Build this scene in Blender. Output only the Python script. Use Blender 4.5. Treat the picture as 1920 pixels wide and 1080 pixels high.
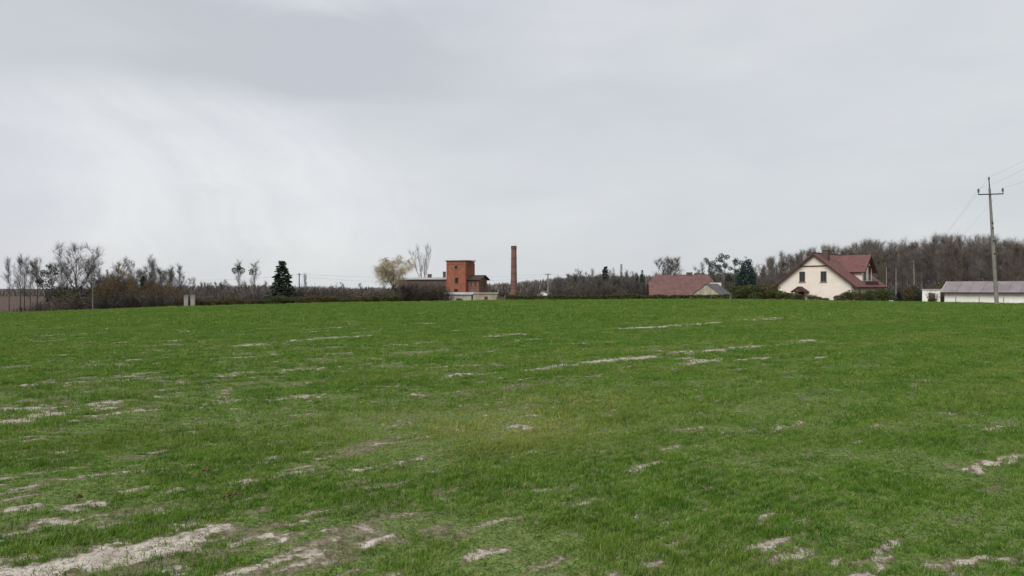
import bpy, math, random
import numpy as np
from mathutils import Vector, Matrix

# ------------------------------------------------------------------ camera, world, sun, exposure
scene = bpy.context.scene
for o in list(bpy.data.objects):
    bpy.data.objects.remove(o)
COL = scene.collection
EYE = 1.65
FPX = 960 / math.tan(math.radians(32.5))          # focal length in pixels of the 1920 px wide photograph
cam_data = bpy.data.cameras.new('camera')
cam_data.sensor_width = 36
cam_data.lens = 18 / math.tan(math.radians(32.5))
cam_data.clip_start = 0.05
cam_data.clip_end = 8000
cam = bpy.data.objects.new('camera', cam_data)
COL.objects.link(cam)
cam.location = (0, 0, EYE)
cam.rotation_euler = (math.radians(90), 0, 0)
scene.camera = cam

SUN_EL, SUN_AZ = 44, 212                          # soft light through cloud, from behind and to the left
sun_data = bpy.data.lights.new('sun', 'SUN')
sun_data.energy = 1.5
sun_data.angle = math.radians(40)
sun_data.color = (1.0, 0.97, 0.93)
sun = bpy.data.objects.new('sun', sun_data)
COL.objects.link(sun)
sun.rotation_euler = (math.radians(90 - SUN_EL), 0, math.radians(180 - SUN_AZ))
scene.view_settings.view_transform = 'Standard'
scene.view_settings.look = 'None'
scene.view_settings.gamma = 1
scene.view_settings.exposure = 0.97
scene.view_settings.use_curve_mapping = False

world = bpy.data.worlds.new('World')
scene.world = world
world.use_nodes = True
WT = world.node_tree
WT.nodes.clear()


class NX:
    """tiny expression helper for shader node trees"""
    def __init__(s, tree): s.t = tree
    def math(s, op, *a, clamp=False):
        n = s.t.nodes.new('ShaderNodeMath'); n.operation = op; n.use_clamp = clamp
        for i, v in enumerate(a):
            if isinstance(v, (int, float)): n.inputs[i].default_value = v
            else: s.t.links.new(v, n.inputs[i])
        return n.outputs[0]
    def add(s, *a):
        r = a[0]
        for b in a[1:]: r = s.math('ADD', r, b)
        return r
    def mul(s, *a):
        r = a[0]
        for b in a[1:]: r = s.math('MULTIPLY', r, b)
        return r
    def sub(s, a, b): return s.math('SUBTRACT', a, b)
    def smooth(s, v, lo, hi, o0=0.0, o1=1.0):
        n = s.t.nodes.new('ShaderNodeMapRange'); n.interpolation_type = 'SMOOTHSTEP'
        s.t.links.new(v, n.inputs[0])
        for i, k in zip((1, 2, 3, 4), (lo, hi, o0, o1)): n.inputs[i].default_value = k
        return n.outputs[0]
    def gauss(s, v, c, w):
        d = s.math('DIVIDE', s.sub(v, c), w)
        return s.math('EXPONENT', s.mul(s.mul(d, d), -1.0))
    def comb(s, x, y, z=0.0):
        n = s.t.nodes.new('ShaderNodeCombineXYZ')
        for i, v in enumerate((x, y, z)):
            if isinstance(v, (int, float)): n.inputs[i].default_value = v
            else: s.t.links.new(v, n.inputs[i])
        return n.outputs[0]
    def noise(s, vec=None, scale=1.0, detail=3.0, rough=0.5, dist=0.0):
        n = s.t.nodes.new('ShaderNodeTexNoise')
        n.inputs['Scale'].default_value = scale; n.inputs['Detail'].default_value = detail
        n.inputs['Roughness'].default_value = rough; n.inputs['Distortion'].default_value = dist
        if vec is not None: s.t.links.new(vec, n.inputs['Vector'])
        return n.outputs['Fac']
    def mix(s, f, a, b, mode='MIX'):
        n = s.t.nodes.new('ShaderNodeMix'); n.data_type = 'RGBA'; n.blend_type = mode
        for sock, v in ((n.inputs[0], f), (n.inputs[6], a), (n.inputs[7], b)):
            if isinstance(v, (int, float)): sock.default_value = v
            elif isinstance(v, tuple): sock.default_value = (*v, 1)
            else: s.t.links.new(v, sock)
        return n.outputs[2]


def build_sky():
    X = NX(WT); L = WT.links
    tc = WT.nodes.new('ShaderNodeTexCoord')
    sep = WT.nodes.new('ShaderNodeSeparateXYZ'); L.new(tc.outputs['Generated'], sep.inputs[0])
    x, y, z = sep.outputs
    az = X.math('ARCTAN2', x, y)
    el = X.math('ARCSINE', z)
    # broad soft cloud variation everywhere
    big = X.noise(X.comb(X.mul(az, 1.6), X.mul(el, 4.2), 3.7), 1.6, 3, 0.5, 0.3)
    med = X.noise(X.comb(X.mul(az, 2.2), X.mul(el, 7.0), 9.1), 2.6, 4, 0.55, 0.4)
    f = X.add(X.mul(X.sub(big, 0.5), 0.9), X.mul(X.sub(med, 0.5), 0.45), 0.44)
    # snow shower curtains falling out of the cloud base, bent by the wind
    over = X.math('MAXIMUM', X.sub(el, 0.08), 0.0)
    s = X.add(az, X.mul(X.mul(over, over), 7.0), X.mul(X.sub(med, 0.5), 0.10))
    st = X.noise(X.comb(X.mul(s, 12.0), X.mul(el, 2.6), 1.3), 1.0, 5, 0.6)
    win = X.mul(X.smooth(az, -0.62, -0.42), X.smooth(s, -0.02, -0.25), X.smooth(el, 0.25, 0.20), X.smooth(el, -0.02, 0.07))
    f = X.add(f, X.mul(win, X.add(X.mul(X.sub(st, 0.5), 1.25), 0.40)))
    f = X.add(f, X.mul(X.gauss(s, -0.205, 0.035), X.mul(X.smooth(el, 0.24, 0.19), X.smooth(el, 0.03, 0.10)), 0.10))
    # darker cloud deck over the shower
    wob = X.add(el, X.mul(X.sub(med, 0.5), 0.07))
    deck = X.mul(X.smooth(wob, 0.205, 0.255), X.smooth(wob, 0.36, 0.31), X.smooth(az, 0.10, -0.22), X.smooth(az, -0.62, -0.36, 0.45, 1.0))
    f = X.sub(f, X.mul(deck, 0.42))
    # lighter tear in the deck
    tear = X.mul(X.smooth(wob, 0.325, 0.352), X.gauss(az, -0.37, 0.13))
    f = X.add(f, X.mul(tear, 0.55))
    fc = X.math('MINIMUM', X.math('MAXIMUM', f, 0.0), 1.15)
    col = X.mix(fc, (0.512, 0.535, 0.572), (0.722, 0.736, 0.745))
    # faint lavender tone drifting through the grey
    lav = X.noise(X.comb(X.mul(az, 2.0), X.mul(el, 3.0), 21.0), 1.7, 2, 0.5)
    col = X.mix(X.smooth(lav, 0.45, 0.75, 0.0, 0.55), col, X.mix(1.0, col, (1.01, 0.975, 1.035), 'MULTIPLY'))
    cloud = WT.nodes.new('ShaderNodeBackground'); L.new(col, cloud.inputs[0]); cloud.inputs[1].default_value = 0.555
    nis = WT.nodes.new('ShaderNodeTexSky'); nis.sky_type = 'NISHITA'; nis.sun_disc = False
    nis.sun_elevation = math.radians(SUN_EL); nis.sun_rotation = math.radians(SUN_AZ)
    clear = WT.nodes.new('ShaderNodeBackground'); L.new(nis.outputs[0], clear.inputs[0]); clear.inputs[1].default_value = 0.1
    mx = WT.nodes.new('ShaderNodeMixShader'); mx.inputs[0].default_value = 0.96
    L.new(clear.outputs[0], mx.inputs[1]); L.new(cloud.outputs[0], mx.inputs[2])
    out = WT.nodes.new('ShaderNodeOutputWorld'); L.new(mx.outputs[0], out.inputs[0])


build_sky()

# ------------------------------------------------------------------ terrain
EDGE_PX = np.array([-1200, -300, 0, 160, 320, 480, 640, 800, 960, 1280, 1440, 1600, 1760, 1920, 2300, 3200], float)
EDGE_PY = np.array([596, 593, 588, 583, 577, 573, 569, 567, 564.5, 563, 564, 566.5, 568.5, 571, 575, 578], float)
CREST = 70.0


def sstep(t):
    t = np.clip(t, 0, 1); return t * t * (3 - 2 * t)


def ground_z(x, y):
    """height of the ground: a field rising very gently to a low crest 70 m out and falling away to the left"""
    x = np.asarray(x, float); y = np.asarray(y, float)
    u = x / np.maximum(y, 45.0)
    e = (np.interp(960 + u * FPX, EDGE_PX, EDGE_PY) - 540) / FPX
    near = (EYE - e * CREST) * sstep(y / CREST)
    far = EYE - e * np.minimum(y, 170) - 0.22 * sstep((y - CREST) / 50)
    k = sstep((y - 190) / 200)
    far = far * (1 - k) + (-2.5) * k
    return np.where(y < CREST, near, far)


def gz(x, y): return float(ground_z(x, y))


def at(px, D, sink=0.0):
    """ground point seen in column px, at distance D from the camera"""
    x = (px - 960) / FPX * D
    return Vector((x, D, gz(x, D) - sink))


def height_at(py, D): return EYE - (py - 540) / FPX * D


def on_field(px, py):
    """where the line of sight through a pixel meets the field"""
    t = (py - 540) / FPX; u = (px - 960) / FPX
    lo, hi = 2.0, CREST
    for _ in range(40):
        m = (lo + hi) / 2
        if EYE - t * m > gz(u * m, m): lo = m
        else: hi = m
    return np.array([u * lo, lo])


def vnoise(x, y, seed=0):
    xi = np.floor(x).astype(np.int64); yi = np.floor(y).astype(np.int64)
    xf = x - xi; yf = y - yi
    u = xf * xf * (3 - 2 * xf); v = yf * yf * (3 - 2 * yf)
    def h(a, b):
        n = (a * 374761393 + b * 668265263 + seed * 974634777) & 0x7fffffff
        n = ((n ^ (n >> 13)) * 1274126177) & 0x7fffffff
        return ((n ^ (n >> 16)) & 0xffff) / 65535.0
    return (h(xi, yi) * (1 - u) + h(xi + 1, yi) * u) * (1 - v) + (h(xi, yi + 1) * (1 - u) + h(xi + 1, yi + 1) * u) * v


def fbm(x, y, seed=0, octv=4):
    r = 0; a = 0.5; s = 0
    for i in range(octv):
        r = r + a * vnoise(x, y, seed + i * 17); s += a
        x = x * 2.03; y = y * 2.03; a *= 0.5
    return r / s


ROW = math.radians(47)                              # the drill rows run away to the right
RA, RB = np.array([math.sin(ROW), math.cos(ROW)]), np.array([math.cos(ROW), -math.sin(ROW)])

# bare sandy places: (px0, py0, px1, py1, thickness in px, strength)
STRIPES = [
    (20, 1072, 230, 1046, 60, 1.5), (190, 1045, 340, 1020, 66, 1.5), (300, 1022, 430, 996, 48, 1.35), (420, 1018, 560, 1010, 40, 1.0),
    (600, 1002, 680, 997, 26, 1.1), (685, 1026, 738, 1004, 15, .8), (75, 972, 165, 985, 24, .75), (780, 965, 800, 962, 20, .55),
    (450, 900, 612, 882, 13, .95), (610, 893, 850, 850, 8, .75), (690, 915, 752, 905, 18, .7), (218, 890, 360, 872, 9, .85),
    (0, 792, 200, 755, 24, 1.1), (50, 765, 190, 768, 14, .9), (190, 778, 420, 757, 11, .85), (415, 752, 590, 742, 14, 1.05), (0, 865, 90, 850, 10, .6),
    (560, 638, 692, 629, 6, .8), (340, 657, 480, 645, 5, .6), (830, 711, 876, 702, 12, .8), (640, 735, 760, 720, 9, .45), (1010, 689, 1290, 661, 8, 1.02), (1280, 662, 1530, 639, 8, 1.1),
    (1170, 617, 1345, 605, 5, 1.2), (1390, 601, 1475, 595, 4, 1.1), (925, 641, 1002, 637, 6, .75), (1810, 882, 1925, 852, 15, .95), (1850, 806, 1905, 796, 9, .7),
    (1795, 668, 1842, 661, 5, .7), (1265, 1043, 1335, 1028, 24, .85), (1440, 1037, 1492, 1030, 20, .7), (1755, 1068, 1850, 1050, 26, .9), (1885, 1052, 1930, 1050, 24, 1.0),
    (1075, 948, 1112, 934, 22, .8), (1140, 898, 1172, 890, 14, .6), (520, 802, 612, 794, 9, .7), (640, 792, 762, 774, 8, .65), (850, 762, 935, 757, 9, .7),
    (1770, 776, 1812, 771, 7, .7), (720, 877, 1010, 846, 6, .7), (870, 884, 1060, 856, 5, .65), (400, 908, 470, 903, 7, .6), (0, 940, 40, 942, 10, .6), (60, 852, 110, 846, 10, .6),
    (1300, 745, 1390, 733, 6, .5), (1590, 815, 1640, 808, 9, .5), (1640, 672, 1690, 668, 4, .4), (700, 612, 800, 606, 4, .45), (1090, 790, 1160, 782, 6, .5), (240, 842, 330, 828, 8, .4),
]
SEG = []
for (a, b, c, d, th, s) in STRIPES:
    p, q = on_field(a, b), on_field(c, d)
    my = (b + d) / 2
    w = (on_field((a + c) / 2, my - th / 2)[1] - on_field((a + c) / 2, my + th / 2)[1]) * 0.5
    SEG.append((p, q, max(w * 0.75, 0.06), s))


def bareness(x, y):
    a = x * RA[0] + y * RA[1]; b = x * RB[0] + y * RB[1]
    jag = fbm(a * 2.2, b * 6.0, 5, 4)
    n = fbm(a / 1.3, b / 0.42, 11, 4) * 0.55 + fbm(a * 1.9, b * 5.0, 23, 3) * 0.45
    # thinner sowing to the left and close by, denser to the right and far off
    reg = 0.05 * np.clip((1.0 - x / np.maximum(y, 3) * 8.0) / 5.0, -1, 1) + 0.16 * (fbm(x / 5.0, y / 5.0, 41, 2) - 0.5)
    reg = reg + 0.03 * sstep((13 - y) / 8) - 0.02 * sstep((y - 30) / 30)
    fl = fbm(a * 3.0, b * 9.0, 29, 3)
    soft = np.clip((n + reg + (fl - 0.5) * 0.6 - 0.645) / 0.20, 0, 1) * 0.50
    # small flecks of dry soil between the rows, in drifts
    fleck = fbm(a * 2.8, b * 11.0, 71, 4) + 0.22 * (fbm(a / 1.6, b / 0.8, 83, 3) - 0.5) + reg * 0.9
    fleck = np.clip((fleck - 0.670 - 0.03 * sstep((11 - y) / 5)) / 0.10, 0, 1) * 0.80
    wide = fbm(a * 0.8, b * 2.6, 113, 4) + 0.25 * (fbm(a / 5.0, b / 2.5, 127, 3) - 0.5) + reg * 1.1
    wide = np.clip((wide - 0.672 - 0.03 * sstep(x / np.maximum(y, 1) / 0.3)) / 0.08, 0, 1) * 0.8 * sstep((y - 9) / 8)
    soft = np.maximum(np.maximum(soft, fleck), wide)
    m = np.zeros_like(x)
    for p, q, w, s in SEG:
        d = q - p; L2 = float(d @ d) + 1e-9
        t = np.clip(((x - p[0]) * d[0] + (y - p[1]) * d[1]) / L2, 0, 1)
        r2 = (x - p[0] - t * d[0]) ** 2 + (y - p[1] - t * d[1]) ** 2
        m = np.maximum(m, s * np.exp(-r2 / (w * w)))
    brk = fbm(a * 0.9, b * 2.0, 63, 3)
    fine = fbm(a * 9.0, b * 22.0, 47, 3)
    hard = np.clip((m * 1.2 + (jag - 0.5) * 1.5 + (brk - 0.5) * 0.7 + (fine - 0.5) * 2.2 - 0.50) / 0.85, 0, 1) * (m > 0.12)
    return np.maximum(soft, hard)


# ------------------------------------------------------------------ material helpers
MATS = {}


def pmat(name, base, var=None, scale=6.0, rough=0.85, bump=0.0, detail=4.0, stretch=(1, 1, 1), spec=0.25, coords='Object', courses=0):
    """procedural material: two tones mixed by noise, with optional fine relief"""
    m = bpy.data.materials.new(name); m.use_nodes = True
    T = m.node_tree; X = NX(T); bs = T.nodes['Principled BSDF']
    tc = T.nodes.new('ShaderNodeTexCoord'); mp = T.nodes.new('ShaderNodeMapping')
    mp.inputs['Scale'].default_value = stretch
    T.links.new(tc.outputs[coords], mp.inputs[0])
    nz = X.noise(mp.outputs[0], scale, detail, 0.6)
    var = var or tuple(c * 0.7 for c in base)
    col = X.mix(X.smooth(nz, 0.32, 0.68), base, var)
    if courses:                                      # tile courses up the slope
        sp = T.nodes.new('ShaderNodeSeparateXYZ'); T.links.new(tc.outputs['Object'], sp.inputs[0])
        fr = X.math('FRACT', X.math('DIVIDE', sp.outputs[2], courses * 0.7))
        col = X.mix(X.smooth(fr, 0.30, 0.0, 0.0, 0.5), col, tuple(c * 0.45 for c in base))
    T.links.new(col, bs.inputs['Base Color'])
    bs.inputs['Roughness'].default_value = rough
    bs.inputs['Specular IOR Level'].default_value = spec
    if bump:
        b = T.nodes.new('ShaderNodeBump'); b.inputs['Strength'].default_value = bump; b.inputs['Distance'].default_value = 0.05
        T.links.new(nz, b.inputs['Height']); T.links.new(b.outputs[0], bs.inputs['Normal'])
    MATS[name] = m
    return m


def brick_mat(name, a, b, mortar, sc=1.0):
    m = bpy.data.materials.new(name); m.use_nodes = True
    T = m.node_tree; X = NX(T); bs = T.nodes['Principled BSDF']
    tc = T.nodes.new('ShaderNodeTexCoord')
    sp = T.nodes.new('ShaderNodeSeparateXYZ'); T.links.new(tc.outputs['Object'], sp.inputs[0])
    v = X.comb(X.add(sp.outputs[0], sp.outputs[1]), sp.outputs[2])
    br = T.nodes.new('ShaderNodeTexBrick'); T.links.new(v, br.inputs['Vector'])
    br.inputs['Color1'].default_value = (*a, 1); br.inputs['Color2'].default_value = (*b, 1); br.inputs['Mortar'].default_value = (*mortar, 1)
    br.inputs['Scale'].default_value = sc; br.inputs['Brick Width'].default_value = 0.27; br.inputs['Row Height'].default_value = 0.08; br.inputs['Mortar Size'].default_value = 0.008
    stain = X.noise(tc.outputs['Object'], 0.55, 5, 0.62)
    streak = X.noise(X.comb(X.mul(X.add(sp.outputs[0], sp.outputs[1]), 1.6), X.mul(sp.outputs[2], 0.22)), 1.4, 4, 0.6)
    col = X.mix(X.smooth(stain, 0.42, 0.66, 0.0, 0.55), br.outputs['Color'], (a[0] * 0.55, a[1] * 0.62, a[2] * 0.7))
    col = X.mix(X.smooth(streak, 0.52, 0.75, 0.0, 0.45), col, (a[0] * 1.15, a[1] * 1.55, a[2] * 1.7))
    T.links.new(col, bs.inputs['Base Color'])
    bs.inputs['Roughness'].default_value = 0.9; bs.inputs['Specular IOR Level'].default_value = 0.2
    MATS[name] = m
    return m


def leaf_mat(name, a, b, trans=0.25, rough=0.6):
    """foliage: colour varies by place, some light passes through"""
    m = bpy.data.materials.new(name); m.use_nodes = True
    T = m.node_tree; X = NX(T); bs = T.nodes['Principled BSDF']
    g = T.nodes.new('ShaderNodeNewGeometry')
    n1 = X.noise(g.outputs['Position'], 1.3, 4, 0.65)
    col = X.mix(X.smooth(n1, 0.35, 0.65), a, b)
    T.links.new(col, bs.inputs['Base Color'])
    bs.inputs['Roughness'].default_value = rough; bs.inputs['Specular IOR Level'].default_value = 0.2
    tr = T.nodes.new('ShaderNodeBsdfTranslucent'); T.links.new(col, tr.inputs[0])
    mx = T.nodes.new('ShaderNodeMixShader'); mx.inputs[0].default_value = trans
    T.links.new(bs.outputs[0], mx.inputs[1]); T.links.new(tr.outputs[0], mx.inputs[2])
    T.links.new(mx.outputs[0], T.nodes['Material Output'].inputs[0])
    MATS[name] = m
    return m


def glass_mat():
    m = bpy.data.materials.new('window_glass'); m.use_nodes = True
    bs = m.node_tree.nodes['Principled BSDF']
    bs.inputs['Base Color'].default_value = (0.02, 0.022, 0.024, 1); bs.inputs['Roughness'].default_value = 0.06
    MATS['glass'] = m


glass_mat()
pmat('bark_grey', (0.085, 0.078, 0.070), (0.045, 0.040, 0.036), 2.0)
pmat('bark_brown', (0.075, 0.060, 0.048), (0.040, 0.032, 0.027), 2.0)
pmat('bark_pale', (0.17, 0.155, 0.135), (0.09, 0.08, 0.07), 2.0)
pmat('twig_grey', (0.14, 0.13, 0.122), (0.075, 0.068, 0.063), 2.0)
pmat('twig_brown', (0.165, 0.138, 0.114), (0.098, 0.082, 0.069), 1.4)
pmat('twig_purple', (0.170, 0.148, 0.134), (0.102, 0.089, 0.081), 1.4)
pmat('twig_dark', (0.080, 0.068, 0.056), (0.046, 0.040, 0.034), 0.6)
pmat('twig_gold', (0.38, 0.32, 0.205), (0.26, 0.22, 0.14), 1.2)
leaf_mat('ivy', (0.028, 0.040, 0.018), (0.048, 0.062, 0.026), 0.15)
leaf_mat('spruce', (0.028, 0.044, 0.026), (0.060, 0.078, 0.046), 0.1)
leaf_mat('spruce_blue', (0.022, 0.040, 0.034), (0.040, 0.062, 0.052), 0.1)
leaf_mat('thuja', (0.045, 0.058, 0.018), (0.075, 0.085, 0.026), 0.15)
leaf_mat('thuja_brown', (0.065, 0.058, 0.022), (0.095, 0.078, 0.032), 0.15)
leaf_mat('dry_leaf', (0.24, 0.165, 0.080), (0.16, 0.115, 0.058), 0.25)
leaf_mat('rough_grass', (0.06, 0.075, 0.026), (0.13, 0.115, 0.055), 0.2)
brick_mat('brick', (0.31, 0.100, 0.050), (0.245, 0.078, 0.043), (0.21, 0.14, 0.11))
brick_mat('brick_old', (0.205, 0.100, 0.076), (0.150, 0.076, 0.060), (0.17, 0.135, 0.115))
brick_mat('brick_dark', (0.115, 0.072, 0.058), (0.085, 0.058, 0.050), (0.14, 0.11, 0.095))
pmat('cream_render', (0.74, 0.665, 0.58), (0.67, 0.60, 0.525), 0.8)
pmat('white_render', (0.78, 0.76, 0.71), (0.68, 0.66, 0.61), 0.7)
pmat('beige_render', (0.36, 0.32, 0.24), (0.26, 0.235, 0.175), 0.7)
pmat('old_render', (0.42, 0.39, 0.32), (0.28, 0.26, 0.21), 0.9)
pmat('roof_red', (0.165, 0.078, 0.072), (0.125, 0.060, 0.056), 1.1, stretch=(1, 1, 2), courses=.34)
pmat('roof_red_pale', (0.165, 0.088, 0.080), (0.115, 0.066, 0.062), 0.7, stretch=(1, 1, 2), courses=.34)
pmat('roof_mauve', (0.225, 0.196, 0.205), (0.175, 0.153, 0.160), 0.8)
pmat('roof_grey', (0.12, 0.115, 0.115), (0.085, 0.082, 0.085), 0.9)
pmat('roof_felt', (0.40, 0.40, 0.41), (0.30, 0.30, 0.31), 0.6)
pmat('roof_dark', (0.060, 0.042, 0.038), (0.042, 0.032, 0.030), 0.9)
pmat('fascia', (0.085, 0.040, 0.034), (0.060, 0.032, 0.028), 1.5)
pmat('wood_brown', (0.10, 0.062, 0.045), (0.065, 0.045, 0.035), 2.0)
pmat('frame_white', (0.62, 0.60, 0.56), (0.52, 0.50, 0.47), 2.0)
pmat('opening_shade', (0.022, 0.018, 0.016), (0.014, 0.012, 0.011), 2.0)  # near-black on solid faces, painted for the shade inside openings
pmat('concrete', (0.22, 0.215, 0.19), (0.155, 0.15, 0.135), 1.6)
pmat('concrete_pale', (0.29, 0.27, 0.24), (0.21, 0.195, 0.175), 1.1)
pmat('steel', (0.075, 0.078, 0.080), (0.055, 0.056, 0.058), 3.0, rough=0.55)
pmat('porcelain', (0.10, 0.095, 0.09), (0.07, 0.065, 0.06), 3.0, rough=0.4)
pmat('wire', (0.16, 0.165, 0.17), (0.13, 0.13, 0.135), 1.0, rough=0.5)
pmat('white_plastic', (0.70, 0.70, 0.68), (0.60, 0.60, 0.58), 1.0)
pmat('russet', (0.125, 0.078, 0.034), (0.075, 0.05, 0.024), 30.0)


# ------------------------------------------------------------------ object helpers
def mesh_of(name, verts, faces, mats, fm=None, smooth=False):
    me = bpy.data.meshes.new(name)
    me.from_pydata([tuple(v) for v in verts], [], [tuple(f) for f in faces])
    for m in (mats if isinstance(mats, (list, tuple)) else [mats]): me.materials.append(MATS[m])
    if fm is not None: me.polygons.foreach_set('material_index', fm)
    if smooth: me.polygons.foreach_set('use_smooth', [True] * len(me.polygons))
    me.update()
    return me


def obj(name, me, parent=None, loc=None):
    o = bpy.data.objects.new(name, me); COL.objects.link(o)
    if parent is not None: o.parent = parent
    if loc is not None: o.location = loc
    return o


def tag(o, label, cat, group=None):
    o['label'] = label; o['category'] = cat; o['kind'] = 'thing'
    if group: o['group'] = group
    return o


def thing(name, label, cat, loc=(0, 0, 0), rz=0.0, group=None, scale=None):
    o = bpy.data.objects.new(name, None); COL.objects.link(o)
    o.empty_display_size = 0.3
    o.location = loc; o.rotation_euler = (0, 0, rz)
    if scale: o.scale = scale if isinstance(scale, tuple) else (scale,) * 3
    return tag(o, label, cat, group)


class MB:
    """collects simple solids into one mesh"""
    def __init__(s): s.v = []; s.f = []
    def box(s, x0, x1, y0, y1, z0, z1):
        n = len(s.v)
        s.v += [(x0, y0, z0), (x1, y0, z0), (x1, y1, z0), (x0, y1, z0), (x0, y0, z1), (x1, y0, z1), (x1, y1, z1), (x0, y1, z1)]
        s.f += [tuple(n + i for i in q) for q in ((0, 3, 2, 1), (4, 5, 6, 7), (0, 1, 5, 4), (1, 2, 6, 5), (2, 3, 7, 6), (3, 0, 4, 7))]
        return s
    def slab(s, pts, thick):
        """a flat polygon given a thickness along its normal (downwards)"""
        P = [Vector(p) for p in pts]
        nrm = (P[1] - P[0]).cross(P[2] - P[0]).normalized()
        if nrm.z < 0: nrm = -nrm
        n = len(s.v); k = len(P)
        s.v += [tuple(p) for p in P] + [tuple(p - nrm * thick) for p in P]
        s.f += [tuple(range(n, n + k)), tuple(range(n + 2 * k - 1, n + k - 1, -1))]
        for i in range(k):
            j = (i + 1) % k
            s.f.append((n + i, n + k + i, n + k + j, n + j))
        return s
    def prism(s, poly, axis, a, b):
        """2-D polygon extruded along 'x' or 'y' from a to b"""
        n = len(s.v); k = len(poly)
        for t in (a, b):
            for (p, q) in poly: s.v.append((p, t, q) if axis == 'y' else (t, p, q))
        s.f += [tuple(range(n, n + k)), tuple(range(n + 2 * k - 1, n + k - 1, -1))]
        for i in range(k):
            j = (i + 1) % k
            s.f.append((n + i, n + k + i, n + k + j, n + j))
        return s
    def lathe(s, prof, sides=12, cx=0, cy=0, cap=True):
        n = len(s.v)
        for (r, z) in prof:
            for i in range(sides):
                a = 2 * math.pi * i / sides
                s.v.append((cx + r * math.cos(a), cy + r * math.sin(a), z))
        for k in range(len(prof) - 1):
            for i in range(sides):
                j = (i + 1) % sides
                s.f.append((n + k * sides + i, n + k * sides + j, n + (k + 1) * sides + j, n + (k + 1) * sides + i))
        if cap:
            s.f.append(tuple(n + (len(prof) - 1) * sides + i for i in range(sides)))
            s.f.append(tuple(n + sides - 1 - i for i in range(sides)))
        return s
    def tube(s, pts, radii, sides=5):
        n0 = len(s.v); P = [Vector(p) for p in pts]
        for i, p in enumerate(P):
            d = (P[min(i + 1, len(P) - 1)] - P[max(i - 1, 0)]).normalized()
            a = d.cross(Vector((0.31, 0.2, 0.93)) if abs(d.z) < 0.9 else Vector((1, 0.1, 0))).normalized(); b = d.cross(a)
            for k in range(sides):
                t = 2 * math.pi * k / sides
                s.v.append(tuple(p + (a * math.cos(t) + b * math.sin(t)) * radii[i]))
        for i in range(len(P) - 1):
            for k in range(sides):
                j = (k + 1) % sides
                s.f.append((n0 + i * sides + k, n0 + i * sides + j, n0 + (i + 1) * sides + j, n0 + (i + 1) * sides + k))
        return s
    def mesh(s, name, mat, smooth=False): return mesh_of(name, s.v, s.f, mat, smooth=smooth)
    def build(s, name, mat, parent=None, smooth=False): return obj(name, s.mesh(name, mat, smooth), parent)


def fresh():
    return MB()


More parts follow.
